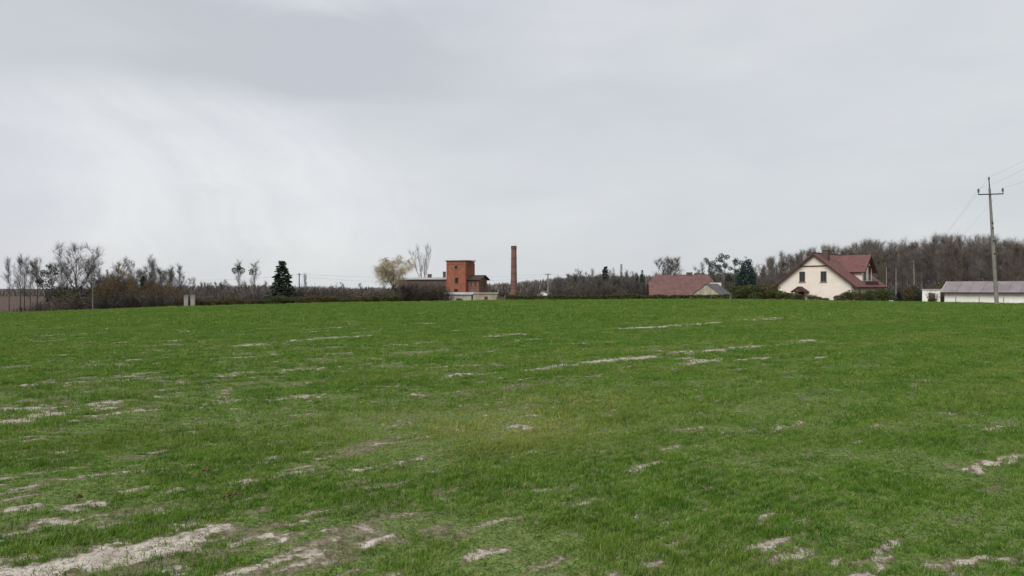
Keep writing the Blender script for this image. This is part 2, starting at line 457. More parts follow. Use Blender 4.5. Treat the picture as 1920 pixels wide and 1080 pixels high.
# ------------------------------------------------------------------ the ground sheet
def build_ground():
    # angles: fine to the front, coarse elsewhere; radii grow with distance
    fine = np.linspace(-math.radians(52), math.radians(52), 560)
    rest = np.linspace(math.radians(52), 2 * math.pi - math.radians(52), 60)[1:-1]
    ang = np.concatenate([fine, rest])
    rad = [0.4]
    while rad[-1] < CREST * 1.5: rad.append(rad[-1] * (1.0085 if rad[-1] > 3 else 1.12))
    while rad[-1] < 5000: rad.append(rad[-1] * 1.06)
    rad = np.array(rad)
    A, R = np.meshgrid(ang, rad)
    X = R * np.sin(A); Y = R * np.cos(A)
    Z = ground_z(X, Y)
    bare = np.zeros_like(X)
    ok = (R < 85) & (Y > 0.5)
    bare[ok] = bareness(X[ok], Y[ok])
    # clods and drill rows in relief
    b = X * RB[0] + Y * RB[1]
    rel = (fbm(X * 5, Y * 5, 3, 3) - 0.5) * 0.035 + (fbm(X * 19, Y * 19, 8, 2) - 0.5) * 0.02 + 0.006 * np.cos(b * 2 * math.pi / 0.125)
    rel = rel + (fbm(X * 0.8, Y * 0.8, 31, 2) - 0.5) * 0.05
    Z = Z + rel * (R < 60) * np.clip(1.1 - R / 60, 0, 1)
    zone = sstep((Y - CREST - 4) / 8)
    plough = sstep((Y - 165) / 20) * sstep((-X / np.maximum(Y, 1) - 0.50) / 0.06) + sstep((Y - 250) / 60) * 0.6
    nr, na = X.shape
    verts = np.stack([X, Y, Z], -1).reshape(-1, 3)
    verts = np.vstack([verts, [[0, 0, 0]]])
    i, j = np.meshgrid(np.arange(nr - 1), np.arange(na), indexing='ij')
    jn = (j + 1) % na
    quads = np.stack([i * na + j, i * na + jn, (i + 1) * na + jn, (i + 1) * na + j], -1).reshape(-1, 4)[:, ::-1]
    me = bpy.data.meshes.new('field')
    nq = len(quads); c = len(verts) - 1
    tri = np.stack([np.full(na, c), (np.arange(na) + 1) % na, np.arange(na)], -1)
    me.vertices.add(len(verts)); me.vertices.foreach_set('co', verts.ravel())
    loops = np.concatenate([quads.ravel(), tri.ravel()])
    me.loops.add(len(loops)); me.loops.foreach_set('vertex_index', loops)
    me.polygons.add(nq + na)
    me.polygons.foreach_set('loop_start', np.concatenate([np.arange(nq) * 4, nq * 4 + np.arange(na) * 3]))
    me.polygons.foreach_set('use_smooth', np.ones(nq + na, bool))
    for nm, arr in (('bare', bare), ('zone', zone), ('plough', np.clip(plough, 0, 1))):
        at_ = me.attributes.new(nm, 'FLOAT', 'POINT')
        at_.data.foreach_set('value', np.append(arr.ravel(), 0).astype(np.float32))
    me.update(calc_edges=True)

    m = bpy.data.materials.new('field_soil'); m.use_nodes = True
    T = m.node_tree; Xn = NX(T); bs = T.nodes['Principled BSDF']
    g = T.nodes.new('ShaderNodeNewGeometry')
    def attr(n):
        a = T.nodes.new('ShaderNodeAttribute'); a.attribute_name = n; return a.outputs['Fac']
    fine_n = Xn.noise(g.outputs['Position'], 26, 5, 0.7); mid = Xn.noise(g.outputs['Position'], 3.5, 4, 0.6); big = Xn.noise(g.outputs['Position'], 0.25, 3, 0.6)
    grit = Xn.noise(g.outputs['Position'], 75, 3, 0.7)
    sand = Xn.mix(Xn.smooth(Xn.add(Xn.mul(fine_n, 0.6), Xn.mul(grit, 0.4)), 0.38, 0.56), (0.15, 0.12, 0.09), (0.51, 0.46, 0.40))
    sand = Xn.mix(Xn.smooth(mid, 0.42, 0.68, 0, 0.45), sand, (0.25, 0.21, 0.165))
    gritty = Xn.add(Xn.mul(fine_n, 0.55), Xn.mul(Xn.noise(g.outputs['Position'], 60, 3, 0.7), 0.45))
    damp = Xn.mix(Xn.smooth(gritty, 0.40, 0.58), (0.030, 0.070, 0.009), (0.165, 0.200, 0.070))
    litter = Xn.mix(Xn.smooth(fine_n, 0.35, 0.65), (0.085, 0.075, 0.040), (0.20, 0.175, 0.12))
    crop = Xn.mix(Xn.smooth(attr('bare'), 0.05, 0.40), damp, litter)
    crop = Xn.mix(Xn.smooth(attr('bare'), 0.40, 0.95), crop, sand)
    rough_g = Xn.mix(Xn.smooth(big, 0.35, 0.65), (0.075, 0.085, 0.035), (0.14, 0.115, 0.065))
    pl = Xn.mix(Xn.smooth(big, 0.35, 0.65), (0.105, 0.072, 0.058), (0.075, 0.054, 0.045))
    col = Xn.mix(attr('zone'), crop, rough_g); col = Xn.mix(attr('plough'), col, pl)
    T.links.new(col, bs.inputs['Base Color']); bs.inputs['Roughness'].default_value = 0.95; bs.inputs['Specular IOR Level'].default_value = 0.1
    bp = T.nodes.new('ShaderNodeBump'); bp.inputs['Strength'].default_value = 0.7; bp.inputs['Distance'].default_value = 0.02
    T.links.new(fine_n, bp.inputs['Height']); T.links.new(bp.outputs[0], bs.inputs['Normal'])
    me.materials.append(m)
    o = obj('field', me); o['kind'] = 'structure'


build_ground()


# ------------------------------------------------------------------ the young crop: one mass of blades
def crop_material(name, dark, mid, light, dry):
    m = bpy.data.materials.new(name); m.use_nodes = True
    T = m.node_tree; X = NX(T); bs = T.nodes['Principled BSDF']
    g = T.nodes.new('ShaderNodeNewGeometry')
    def inst(n):
        a = T.nodes.new('ShaderNodeAttribute'); a.attribute_type = 'INSTANCER'; a.attribute_name = n; return a.outputs['Fac']
    n1 = X.noise(g.outputs['Position'], 2.2, 5, 0.7); n2 = X.noise(g.outputs['Position'], 14.0, 4, 0.65)
    col = X.mix(X.smooth(n1, 0.33, 0.67), dark, mid)
    col = X.mix(X.smooth(n2, 0.46, 0.70, 0, 0.75), col, light)
    col = X.mix(inst('tint'), col, dry)
    T.links.new(col, bs.inputs['Base Color']); bs.inputs['Roughness'].default_value = 0.6; bs.inputs['Specular IOR Level'].default_value = 0.12
    tr = T.nodes.new('ShaderNodeBsdfTranslucent'); T.links.new(col, tr.inputs[0])
    mx = T.nodes.new('ShaderNodeMixShader'); mx.inputs[0].default_value = 0.3
    T.links.new(bs.outputs[0], mx.inputs[1]); T.links.new(tr.outputs[0], mx.inputs[2])
    T.links.new(mx.outputs[0], T.nodes['Material Output'].inputs[0])
    MATS[name] = m


crop_material('crop', (0.050, 0.126, 0.010), (0.116, 0.222, 0.022), (0.270, 0.345, 0.120), (0.30, 0.31, 0.085))  # palest tone includes painted blade highlights, darkest the shade between tufts
crop_material('straw', (0.24, 0.20, 0.13), (0.33, 0.28, 0.20), (0.42, 0.38, 0.29), (0.16, 0.12, 0.07))


def blade_tuft(rng, n, spread, hmin, hmax, w):
    """curved tapering blades; returns verts, faces"""
    V = []; F = []
    for _ in range(n):
        a = rng.uniform(0, 2 * math.pi); r = spread * math.sqrt(rng.random())
        bx, by = r * math.cos(a), r * math.sin(a)
        h = rng.uniform(hmin, hmax); d = rng.uniform(0, 2 * math.pi); lean = rng.uniform(0.15, 1.0) * h
        ww = w * rng.uniform(0.7, 1.3); t = rng.uniform(0, math.pi)
        px, py = math.cos(t) * ww / 2, math.sin(t) * ww / 2
        k = len(V)
        for f, wf in ((0, 0.8), (0.45, 1.0), (0.8, 0.7), (1.0, 0)):
            z = h * (f - 0.35 * f ** 3 * (lean / h)); q = lean * f * f
            cx, cy = bx + math.cos(d) * q, by + math.sin(d) * q
            if wf: V += [(cx - px * wf, cy - py * wf, z - 0.01), (cx + px * wf, cy + py * wf, z - 0.01)]
            else: V.append((cx, cy, z - 0.01))
        F += [(k, k + 1, k + 3, k + 2), (k + 2, k + 3, k + 5, k + 4), (k + 4, k + 5, k + 6)]
    return V, F


def build_crop():
    rng = random.Random(4); R = np.random.default_rng(7)
    V = []; F = []; kind = []; fm = []
    specs = [(11, .045, .018, .055, .0045)] * 3 + [(42, .15, .03, .07, .008)] * 3 + [(60, .42, .045, .10, .020)] * 3 + [(8, .06, .01, .03, .004)] * 2
    for i, sp in enumerate(specs):
        v, f = blade_tuft(rng, *sp); n = len(V)
        V += v; F += [tuple(n + q for q in p) for p in f]
        kind += [i + 1] * len(v); fm += [1 if i >= 9 else 0] * len(f)
    pts = []; var = []; rot = []; scl = []; tint = []
    def ring(d0, d1, dens, vset, hscale, rows, thr=0.45):
        n = int((0.69 * (d1 * d1 - d0 * d0) + 3.0 * (d1 - d0)) * dens)
        y = np.sqrt(R.uniform(d0 * d0, d1 * d1, n)); x = R.uniform(-1, 1, n) * (0.69 * y + 1.5)
        if rows:
            b = x * RB[0] + y * RB[1]; nb = np.round(b / 0.125) * 0.125 + R.normal(0, 0.022, n) - b
            x = x + RB[0] * nb; y = y + RB[1] * nb
        ba = bareness(x, y)
        ra_, rb_ = x * RA[0] + y * RA[1], x * RB[0] + y * RB[1]
        thin = 0.5 * fbm(x * 0.9, y * 0.9, 77, 3) + 0.5 * fbm(ra_ * 0.12, rb_ * 2.2, 79, 3)
        keep = R.random(n) > np.clip((ba - 0.12) * 1.3, 0, 0.90)
        keep &= R.random(n) < np.clip(0.60 + (thin - 0.35) * 2.4, 0.42, 1)
        x, y, ba, thin, ra_, rb_ = x[keep], y[keep], ba[keep], thin[keep], ra_[keep], rb_[keep]; n = len(x)
        pts.append(np.stack([x, y, ground_z(x, y)], -1)); var.append(R.choice(vset, n))
        rot.append(np.stack([R.normal(0, .12, n), R.normal(0, .12, n), R.uniform(0, 6.28, n)], -1))
        s = R.uniform(.75, 1.25, n) * (1 - .35 * ba) * hscale * (0.35 + 1.4 * fbm(x * 1.6, y * 1.6, 55, 3))
        scl.append(np.stack([R.uniform(.85, 1.2, n), R.uniform(.85, 1.2, n), s], -1))
        # yellowed stretches
        t = np.clip((fbm(x / 3.2, y / 2.2, 91, 3) - 0.58) * 1.0, 0, .15) + np.clip((fbm(ra_ * 0.1, rb_ * 1.6, 95, 3) - 0.57) * 1.2, 0, .16)
        for (qx, qy, qr, qs) in YEL: t = np.maximum(t, qs * np.exp(-((x - qx) ** 2 + ((y - qy) * .8) ** 2) / qr ** 2))
        tint.append(np.clip(t * R.uniform(.5, 1.3, n) + (R.random(n) < .05) * .6, 0, 1))
    def straw(d0, d1, dens):
        n = int((0.69 * (d1 * d1 - d0 * d0) + 3.0 * (d1 - d0)) * dens)
        y = np.sqrt(R.uniform(d0 * d0, d1 * d1, n)); x = R.uniform(-1, 1, n) * (0.69 * y + 1.5)
        ba = bareness(x, y); keep = R.random(n) < np.clip(ba * 1.2, 0.10, .8)
        x, y = x[keep], y[keep]; n = len(x)
        pts.append(np.stack([x, y, ground_z(x, y)], -1)); var.append(R.choice([9, 10], n))
        rot.append(np.stack([R.normal(0, .3, n), R.normal(0, .3, n), R.uniform(0, 6.28, n)], -1))
        scl.append(np.stack([R.uniform(.7, 1.3, n)] * 3, -1)); tint.append(R.uniform(0, .9, n))
    a, b, c = on_field(945, 800), on_field(760, 795), on_field(1060, 760)
    YEL.extend([(a[0], a[1], 1.1, .95), (b[0], b[1], 1.3, .45), (c[0], c[1], 1.6, .4)])
    ring(2.2, 9, 850, [0, 1, 2], 1.0, True)
    ring(9, 16, 400, [0, 1, 2], 1.0, True)
    ring(9, 16, 30, [3, 4, 5], .95, True)
    ring(16, 34, 62, [3, 4, 5], 1.0, True)
    ring(34, 76, 13, [6, 7, 8], 1.0, False)
    straw(2.6, 14, 110); straw(14, 34, 14)
    P = np.vstack(pts); n0 = len(V); n = len(P)
    me = bpy.data.meshes.new('crop_grass')
    me.from_pydata(V + [tuple(p) for p in P], [], F)
    me.materials.append(MATS['crop']); me.materials.append(MATS['straw'])
    me.polygons.foreach_set('material_index', fm)
    def put(nm, ty, arr, field):
        a_ = me.attributes.new(nm, ty, 'POINT'); a_.data.foreach_set(field, arr.ravel())
    put('kind', 'INT', np.concatenate([np.array(kind), np.zeros(n, int)]).astype(np.int32), 'value')
    put('var', 'INT', np.concatenate([np.zeros(n0, int), np.concatenate(var)]).astype(np.int32), 'value')
    put('rot', 'FLOAT_VECTOR', np.vstack([np.zeros((n0, 3)), np.vstack(rot)]).astype(np.float32), 'vector')
    put('scl', 'FLOAT_VECTOR', np.vstack([np.ones((n0, 3)), np.vstack(scl)]).astype(np.float32), 'vector')
    put('tint', 'FLOAT', np.concatenate([np.zeros(n0), np.concatenate(tint)]).astype(np.float32), 'value')
    o = obj('crop_grass', me); o['kind'] = 'stuff'
    o['label'] = 'young green winter crop growing in rows over the whole field'; o['category'] = 'crop'
    ng = bpy.data.node_groups.new('crop_scatter', 'GeometryNodeTree')
    ng.interface.new_socket('Geometry', in_out='INPUT', socket_type='NodeSocketGeometry')
    ng.interface.new_socket('Geometry', in_out='OUTPUT', socket_type='NodeSocketGeometry')
    N = ng.nodes; L = ng.links
    gi, go = N.new('NodeGroupInput'), N.new('NodeGroupOutput')
    def named(nm, ty):
        q = N.new('GeometryNodeInputNamedAttribute'); q.data_type = ty; q.inputs['Name'].default_value = nm; return q.outputs['Attribute']
    kd = named('kind', 'INT')
    def pick(k):
        c = N.new('FunctionNodeCompare'); c.data_type = 'INT'; c.operation = 'EQUAL'
        L.new(kd, c.inputs[2]); c.inputs[3].default_value = k
        s = N.new('GeometryNodeSeparateGeometry'); s.domain = 'POINT'
        L.new(gi.outputs[0], s.inputs['Geometry']); L.new(c.outputs[0], s.inputs['Selection'])
        return s.outputs[0]
    join = N.new('GeometryNodeJoinGeometry')
    for k in range(len(specs), 0, -1):                # joined last link first
        t = N.new('GeometryNodeGeometryToInstance'); L.new(pick(k), t.inputs[0]); L.new(t.outputs[0], join.inputs[0])
    ip = N.new('GeometryNodeInstanceOnPoints')
    L.new(pick(0), ip.inputs['Points']); L.new(join.outputs[0], ip.inputs['Instance'])
    ip.inputs['Pick Instance'].default_value = True
    L.new(named('var', 'INT'), ip.inputs['Instance Index'])
    er = N.new('FunctionNodeEulerToRotation'); L.new(named('rot', 'FLOAT_VECTOR'), er.inputs[0]); L.new(er.outputs[0], ip.inputs['Rotation'])
    L.new(named('scl', 'FLOAT_VECTOR'), ip.inputs['Scale'])
    L.new(ip.outputs[0], go.inputs[0])
    md = o.modifiers.new('scatter', 'NODES'); md.node_group = ng
    print('crop instances', n)


YEL = []
build_crop()
# ------------------------------------------------------------------ tree builders
def twig(mb, p, d, ln, r, rng):
    """a thin three-sided twig, bent once"""
    d2 = (d + Vector((rng.uniform(-.5, .5), rng.uniform(-.5, .5), rng.uniform(-.1, .5)))).normalized()
    m = p + d * ln * .5; e = m + d2 * ln * .5
    a = d.cross(Vector((.3, .5, .8))).normalized() * r; b = d.cross(a).normalized() * r
    n = len(mb.v)
    mb.v += [tuple(p + a), tuple(p - a * .5 + b * .87), tuple(p - a * .5 - b * .87), tuple(m + a * .7), tuple(m - a * .35 + b * .6), tuple(m - a * .35 - b * .6), tuple(e)]
    for i in range(3):
        j = (i + 1) % 3
        mb.f += [(n + i, n + j, n + 3 + j, n + 3 + i), (n + 3 + i, n + 3 + j, n + 6)]
    return e


def bare_tree(seed, H, clear=0.3, limbs=14, limb_len=0.42, angle=50, up=0.35, r0=None, forks=1, subs=6, twigs=8, droop=0.0, thin=1.0):
    """leafless tree of height H: returns (trunk mesh builder, crown mesh builder)"""
    rng = random.Random(seed); T = fresh(); C = fresh()
    r0 = r0 or H * 0.017
    stems = []
    base_pts = [Vector((0, 0, -0.3))]
    fh = H * (1 if forks == 1 else clear * rng.uniform(.9, 1.3))
    k = 7 if forks == 1 else 4
    for i in range(1, k + 1):
        z = fh * i / k
        base_pts.append(Vector((rng.uniform(-.02, .02) * H * i / k, rng.uniform(-.02, .02) * H * i / k, z)))
    if forks == 1:
        rad = [max(r0 * (1 - .93 * i / k), .02) for i in range(k + 1)]; rad[0] *= 1.25
        T.tube(base_pts, rad, 6); stems.append((base_pts, rad, clear))
    else:
        rad = [r0 * (1 - .3 * i / k) for i in range(k + 1)]; rad[0] *= 1.3
        T.tube(base_pts, rad, 6)
        for q in range(forks):
            az = 2 * math.pi * (q + rng.uniform(-.25, .25)) / forks; tilt = math.radians(rng.uniform(16, 44))
            d = Vector((math.sin(tilt) * math.cos(az), math.sin(tilt) * math.sin(az), math.cos(tilt)))
            pts = [base_pts[-1] - Vector((0, 0, .1))]; L = (H - fh) * rng.uniform(.85, 1.05)
            for i in range(6):
                d = (d + Vector((rng.uniform(-.18, .18), rng.uniform(-.18, .18), .07))).normalized(); pts.append(pts[-1] + d * L / 6)
            rr = [max(r0 * .62 * (1 - .93 * i / 6), .018) for i in range(7)]
            T.tube(pts, rr, 5); stems.append((pts, rr, .08))
    def along(pts, t):
        f = t * (len(pts) - 1); i = min(int(f), len(pts) - 2); return pts[i].lerp(pts[i + 1], f - i), i
    per = max(3, limbs // len(stems))
    for pts, rr, c0 in stems:
        for q in range(per):
            t = c0 + (1 - c0) * ((q + rng.random()) / per) ** .9
            p, i = along(pts, min(t, .985)); az = rng.uniform(0, 2 * math.pi)
            el = math.radians(90 - angle * rng.uniform(.7, 1.2)) + .25 * t
            d = Vector((math.cos(az) * math.cos(el), math.sin(az) * math.cos(el), math.sin(el)))
            L = H * limb_len * rng.uniform(.6, 1.05) * (1.05 - .62 * t) / (1 if len(stems) == 1 else 1.35)
            lp = [p]; n = 5
            for s in range(n):
                d = (d + Vector((rng.uniform(-.22, .22), rng.uniform(-.22, .22), up * .22 + rng.uniform(-.14, .14)))).normalized(); lp.append(lp[-1] + d * L / n)
            lr = [max(rr[i] * .5 * (1 - .85 * s / n), .012) for s in range(n + 1)]
            C.tube(lp, lr, 4)
            for w in range(subs):
                t2 = .2 + .8 * (w + rng.random()) / subs; bp, bi = along(lp, min(t2, .99))
                ax = (lp[min(bi + 1, n)] - lp[bi]).normalized()
                bd = (ax + Vector((rng.uniform(-1, 1), rng.uniform(-1, 1), rng.uniform(-.5, .8) - droop))).normalized()
                bl = L * rng.uniform(.28, .55); b2 = bp + bd * bl * .5
                bd2 = (bd + Vector((rng.uniform(-.3, .3), rng.uniform(-.3, .3), up * .6 - droop * 1.3))).normalized(); b3 = b2 + bd2 * bl * .5
                C.tube([bp, b2, b3], [lr[bi] * .5 + .006, .012, .008], 3)
                for z in range(twigs):
                    t3 = rng.random(); tp = bp.lerp(b2, t3 * 2) if t3 < .5 else b2.lerp(b3, t3 * 2 - 1)
                    td = (bd2 + Vector((rng.uniform(-1, 1), rng.uniform(-1, 1), rng.uniform(-.7, .9) - droop * 2.2))).normalized()
                    twig(C, tp, td, H * .095 * rng.uniform(.5, 1.3) * (1 + droop), .009 * thin, rng)
    return T, C


def leaf_cloud(mb, rng, n, c, rad, size, shell=0.5, flat=0.0):
    """n small leaf-clump faces scattered through an ellipsoid"""
    for _ in range(n):
        while True:
            p = Vector((rng.uniform(-1, 1), rng.uniform(-1, 1), rng.uniform(-1, 1)))
            if p.length <= 1 and p.length > shell * rng.random(): break
        p = Vector((c[0] + p.x * rad[0], c[1] + p.y * rad[1], c[2] + p.z * rad[2]))
        a = Vector((rng.uniform(-1, 1), rng.uniform(-1, 1), rng.uniform(-1, 1) * (1 - flat))).normalized()
        b = a.cross(Vector((rng.uniform(-1, 1), rng.uniform(-1, 1), rng.uniform(-1, 1)))).normalized()
        s = size * rng.uniform(.6, 1.4); k = len(mb.v)
        mb.v += [tuple(p - a * s), tuple(p + b * s * .6 - a * s * .1), tuple(p + a * s), tuple(p - b * s * .6 + a * s * .1)]
        mb.f.append((k, k + 1, k + 2, k + 3))


def conifer(seed, H, R, tiers=26, start=.04, dens=13, droop=.18, ragged=.25, size=.17, spire=1.0):
    """spruce-like tree: whorls of drooping boughs carrying needle sprays"""
    rng = random.Random(seed); T = fresh(); C = fresh()
    T.tube([(0, 0, -.3), (0, 0, H * .5), (0, 0, H * .98)], [H * .018, H * .011, .02], 6)
    for i in range(tiers):
        t = start + (1 - start) * (i / tiers) ** .95; z = H * t
        r = R * ((1 - t) ** spire) * rng.uniform(1 - ragged, 1.08) + .05
        nb = max(4, int(9 * (1 - t) + 4))
        for k in range(nb):
            az = 2 * math.pi * (k + rng.random()) / nb; L = r * rng.uniform(1 - ragged, 1.12)
            d = Vector((math.cos(az), math.sin(az), 0)); e = Vector((0, 0, z)) + d * L + Vector((0, 0, -droop * L + .05 * H * rng.uniform(-.3, .3)))
            C.tube([(0, 0, z), tuple(e)], [.03, .01], 3)
            for q in range(dens):
                f = (.15 + .9 * rng.random() ** .7); p = Vector((0, 0, z)).lerp(e, min(f, 1.03))
                a = (d * rng.uniform(.3, 1) + Vector((rng.uniform(-.8, .8), rng.uniform(-.8, .8), rng.uniform(-.7, .15)))).normalized()
                b = a.cross(Vector((rng.uniform(-1, 1), rng.uniform(-1, 1), 1))).normalized(); s = size * rng.uniform(.6, 1.5)
                n = len(C.v)
                C.v += [tuple(p), tuple(p + a * s + b * s * .45), tuple(p + a * s * 2), tuple(p + a * s - b * s * .45)]; C.f.append((n, n + 1, n + 2, n + 3))
    return T, C


def pine(seed, H, R):
    """Scots-pine habit: bare pole, irregular flat clumps at the top"""
    rng = random.Random(seed); T = fresh(); C = fresh()
    T.tube([(0, 0, -.3), (.05 * R, 0, H * .5), (0, .1 * R, H * .96)], [H * .018, H * .013, .03], 6)
    for i in range(11):
        t = .42 + .56 * i / 10; az = rng.uniform(0, 6.28); L = R * rng.uniform(.35, 1.0) * (1.25 - .8 * abs(t - .72) / .3 * .6)
        p = Vector((0, 0, H * t)); e = p + Vector((math.cos(az) * L, math.sin(az) * L, L * rng.uniform(.1, .5)))
        T.tube([p, e], [.07, .03], 4)
        leaf_cloud(C, rng, 170, e, (R * .42, R * .42, R * .3), .13, .3)
        leaf_cloud(C, rng, 60, p.lerp(e, .6), (R * .3, R * .3, R * .2), .12, .2)
    return T, C


def shrub(seed, w, h, n=26, sub=9, tw=7):
    """leafless bush of many stems from the ground"""
    rng = random.Random(seed); T = fresh(); C = fresh()
    for i in range(n):
        az = rng.uniform(0, 6.28); r = w * .5 * math.sqrt(rng.random())
        p = Vector((math.cos(az) * r * .45, math.sin(az) * r * .45, -.2)); hh = h * rng.uniform(.6, 1.05) * (1 - .35 * (2 * r / w) ** 2)
        e = Vector((math.cos(az) * r, math.sin(az) * r, hh)); m = p.lerp(e, .5) + Vector((rng.uniform(-.1, .1), rng.uniform(-.1, .1), .1)) * w * .3
        T.tube([p, m, e], [.045, .028, .01], 3)
        for q in range(sub):
            t = .12 + .88 * rng.random(); b = p.lerp(m, t * 2) if t < .5 else m.lerp(e, t * 2 - 1)
            d = Vector((rng.uniform(-1, 1), rng.uniform(-1, 1), rng.uniform(-.1, 1.1))).normalized(); L = h * rng.uniform(.12, .3)
            tip = twig(C, b, d, L, .013, rng)
            for z in range(tw):
                twig(C, b.lerp(tip, rng.random()), (d + Vector((rng.uniform(-1, 1), rng.uniform(-1, 1), rng.uniform(-.4, .8)))).normalized(), h * rng.uniform(.05, .13), .010, rng)
    return T, C


def evergreen_bush(seed, w, h, n=1500, size=.10, lobes=7, point=0.0):
    """dense clipped or free-growing evergreen: leaf faces over uneven lobes"""
    rng = random.Random(seed); T = fresh(); C = fresh()
    for i in range(4): T.tube([(rng.uniform(-.1, .1) * w, rng.uniform(-.1, .1) * w, -.2), (rng.uniform(-.2, .2) * w, rng.uniform(-.2, .2) * w, h * .7)], [.05, .02], 4)
    leaf_cloud(C, rng, n // 2, (0, 0, h * .46), (w * .46, w * .46, h * .47), size, .75)
    for i in range(lobes):
        az = rng.uniform(0, 6.28); t = rng.random()
        c = (math.cos(az) * w * .3 * (1 - point * t), math.sin(az) * w * .3 * (1 - point * t), h * (.25 + .6 * t))
        s = rng.uniform(.18, .3)
        leaf_cloud(C, rng, n // 2 // lobes, c, (w * s, w * s, h * s * .8), size, .6)
    return T, C


LIB = {}


def lib(key, TC, tm, cm):
    LIB[key] = (TC[0].mesh(key + '_trunk', tm), TC[1].mesh(key + '_crown', cm))


def plant(key, name, label, cat, px, D, h=None, top=None, group=None, rz=None, lean=0.0, wide=1.0, rng=random.Random(99)):
    """stands a plant from the library on the ground in column px at distance D; its height comes from the pixel row of its top or from h"""
    loc = at(px, D)
    ref = LIB_H[key]
    hh = h if h else (height_at(top, D) - loc.z)
    s = hh / ref
    t = thing(name, label, cat, loc, rng.uniform(0, 6.28) if rz is None else rz, group, (s * wide, s * wide, s))
    t.rotation_euler.x = lean
    tr = obj('trunk' if cat == 'tree' else 'stems', LIB[key][0], t); cr = obj('crown' if cat == 'tree' else 'foliage' if key.startswith(('ever', 'thuja')) else 'branches', LIB[key][1], t)
    return t


LIB_H = {}


def add(key, H, TC, tm, cm):
    lib(key, TC, tm, cm); LIB_H[key] = H


for i in range(4):
    add(f'bare{i}', 11, bare_tree(100 + i, 11, clear=.28, limbs=22, limb_len=.46, angle=56, forks=(1, 3, 1, 2)[i], subs=8, twigs=10, thin=1.2), 'bark_brown', 'twig_grey')
for i in range(3):
    add(f'thin{i}', 10, bare_tree(140 + i, 10, clear=.30, limbs=18, limb_len=.34, angle=46, up=.5, forks=1, subs=6, twigs=9, thin=1.15, r0=.13), 'bark_brown', 'twig_grey')
for i in range(5):
    add(f'wood{i}', 15, bare_tree(180 + i, 15, clear=.30, limbs=22, limb_len=.32, angle=46, up=.45, forks=1, subs=8, twigs=10, thin=1.35, r0=.17), ('bark_grey', 'bark_brown', 'bark_pale', 'bark_brown', 'bark_grey')[i], ('twig_purple', 'twig_brown', 'twig_brown', 'twig_purple', 'twig_brown')[i])
add('bigbare', 12.5, bare_tree(211, 12.5, clear=.26, limbs=36, limb_len=.52, angle=56, forks=5, subs=9, twigs=11, thin=1.1), 'bark_grey', 'twig_grey')
add('tallbare', 12, bare_tree(230, 12, clear=.25, limbs=28, limb_len=.42, angle=42, up=.5, forks=4, subs=7, twigs=8, thin=1.0), 'bark_grey', 'twig_grey')
add('round', 9, bare_tree(240, 9, clear=.2, limbs=44, limb_len=.44, angle=52, forks=6, subs=9, twigs=12, thin=1.1), 'bark_grey', 'twig_grey')
add('willow', 9.5, bare_tree(251, 9.5, clear=.34, limbs=46, limb_len=.60, angle=66, up=.15, forks=5, subs=9, twigs=15, droop=.55, thin=1.15, r0=.30), 'bark_pale', 'twig_gold')
for i in range(4):
    add(f'shrub{i}', 3, shrub(300 + i, 3.6, 3.0), 'bark_brown', ('twig_dark', 'twig_purple', 'twig_dark', 'twig_brown')[i])
for i in range(2):
    add(f'spruce{i}', 9, conifer(330 + i, 9, 2.9, dens=20, size=.24), 'bark_brown', 'spruce')
add('bluespruce', 9, conifer(340, 9, 2.3, ragged=.15), 'bark_brown', 'spruce_blue')
add('larch', 9, conifer(345, 9, 2.0, dens=6, size=.15, tiers=30), 'bark_brown', 'twig_brown')
for i in range(3):
    add(f'pine{i}', 11, pine(350 + i, 11, 2.4), 'bark_brown', 'spruce')
for i in range(3):
    add(f'everbush{i}', 2.5, evergreen_bush(370 + i, 2.8, 2.5, n=2600, size=.085), 'bark_brown', ('thuja', 'thuja', 'thuja_brown')[i])
add('thuja', 5, evergreen_bush(380, 2.6, 5.0, n=3600, size=.10, lobes=10, point=.7), 'bark_brown', 'spruce_blue')
add('dryleaf', 7, (lambda tc: (leaf_cloud(tc[1], random.Random(5), 700, (0, 0, 4.4), (2.0, 2.0, 2.4), .085, .3), tc)[1])(bare_tree(390, 7, clear=.2, limbs=18, limb_len=.36, angle=50, subs=6, twigs=7, thin=1.2)), 'bark_brown', 'dry_leaf')

# ------------------------------------------------------------------ left tree belt
BELT = 'bare trees of the belt at the left edge'
for px, D, top, key, lab in (
        (17, 138, 497, 'thin0', 'thin dark bare tree at the far left, leftmost of the belt'),
        (38, 140, 490, 'thin1', 'slim bare tree, second from the left edge of the belt'),
        (46, 143, 492, 'thin2', 'slim bare tree leaning beside the second tree of the left belt'),
        (70, 142, 498, 'bare0', 'small bare tree just left of the ivy clad tree')):
    plant(key, 'bare_tree', lab, 'tree', px, D, top=top, wide=.85)


def ivy_on(t, blobs, seed):
    rng = random.Random(seed); mb = fresh(); s = t.scale[0]
    for (x, y, z, rx, rz, n) in blobs: leaf_cloud(mb, rng, n, (x / s, y / s, z / t.scale[2]), (rx / s, rx / s, rz / t.scale[2]), .12 / s, .4)
    mb.build('ivy', 'ivy', t)


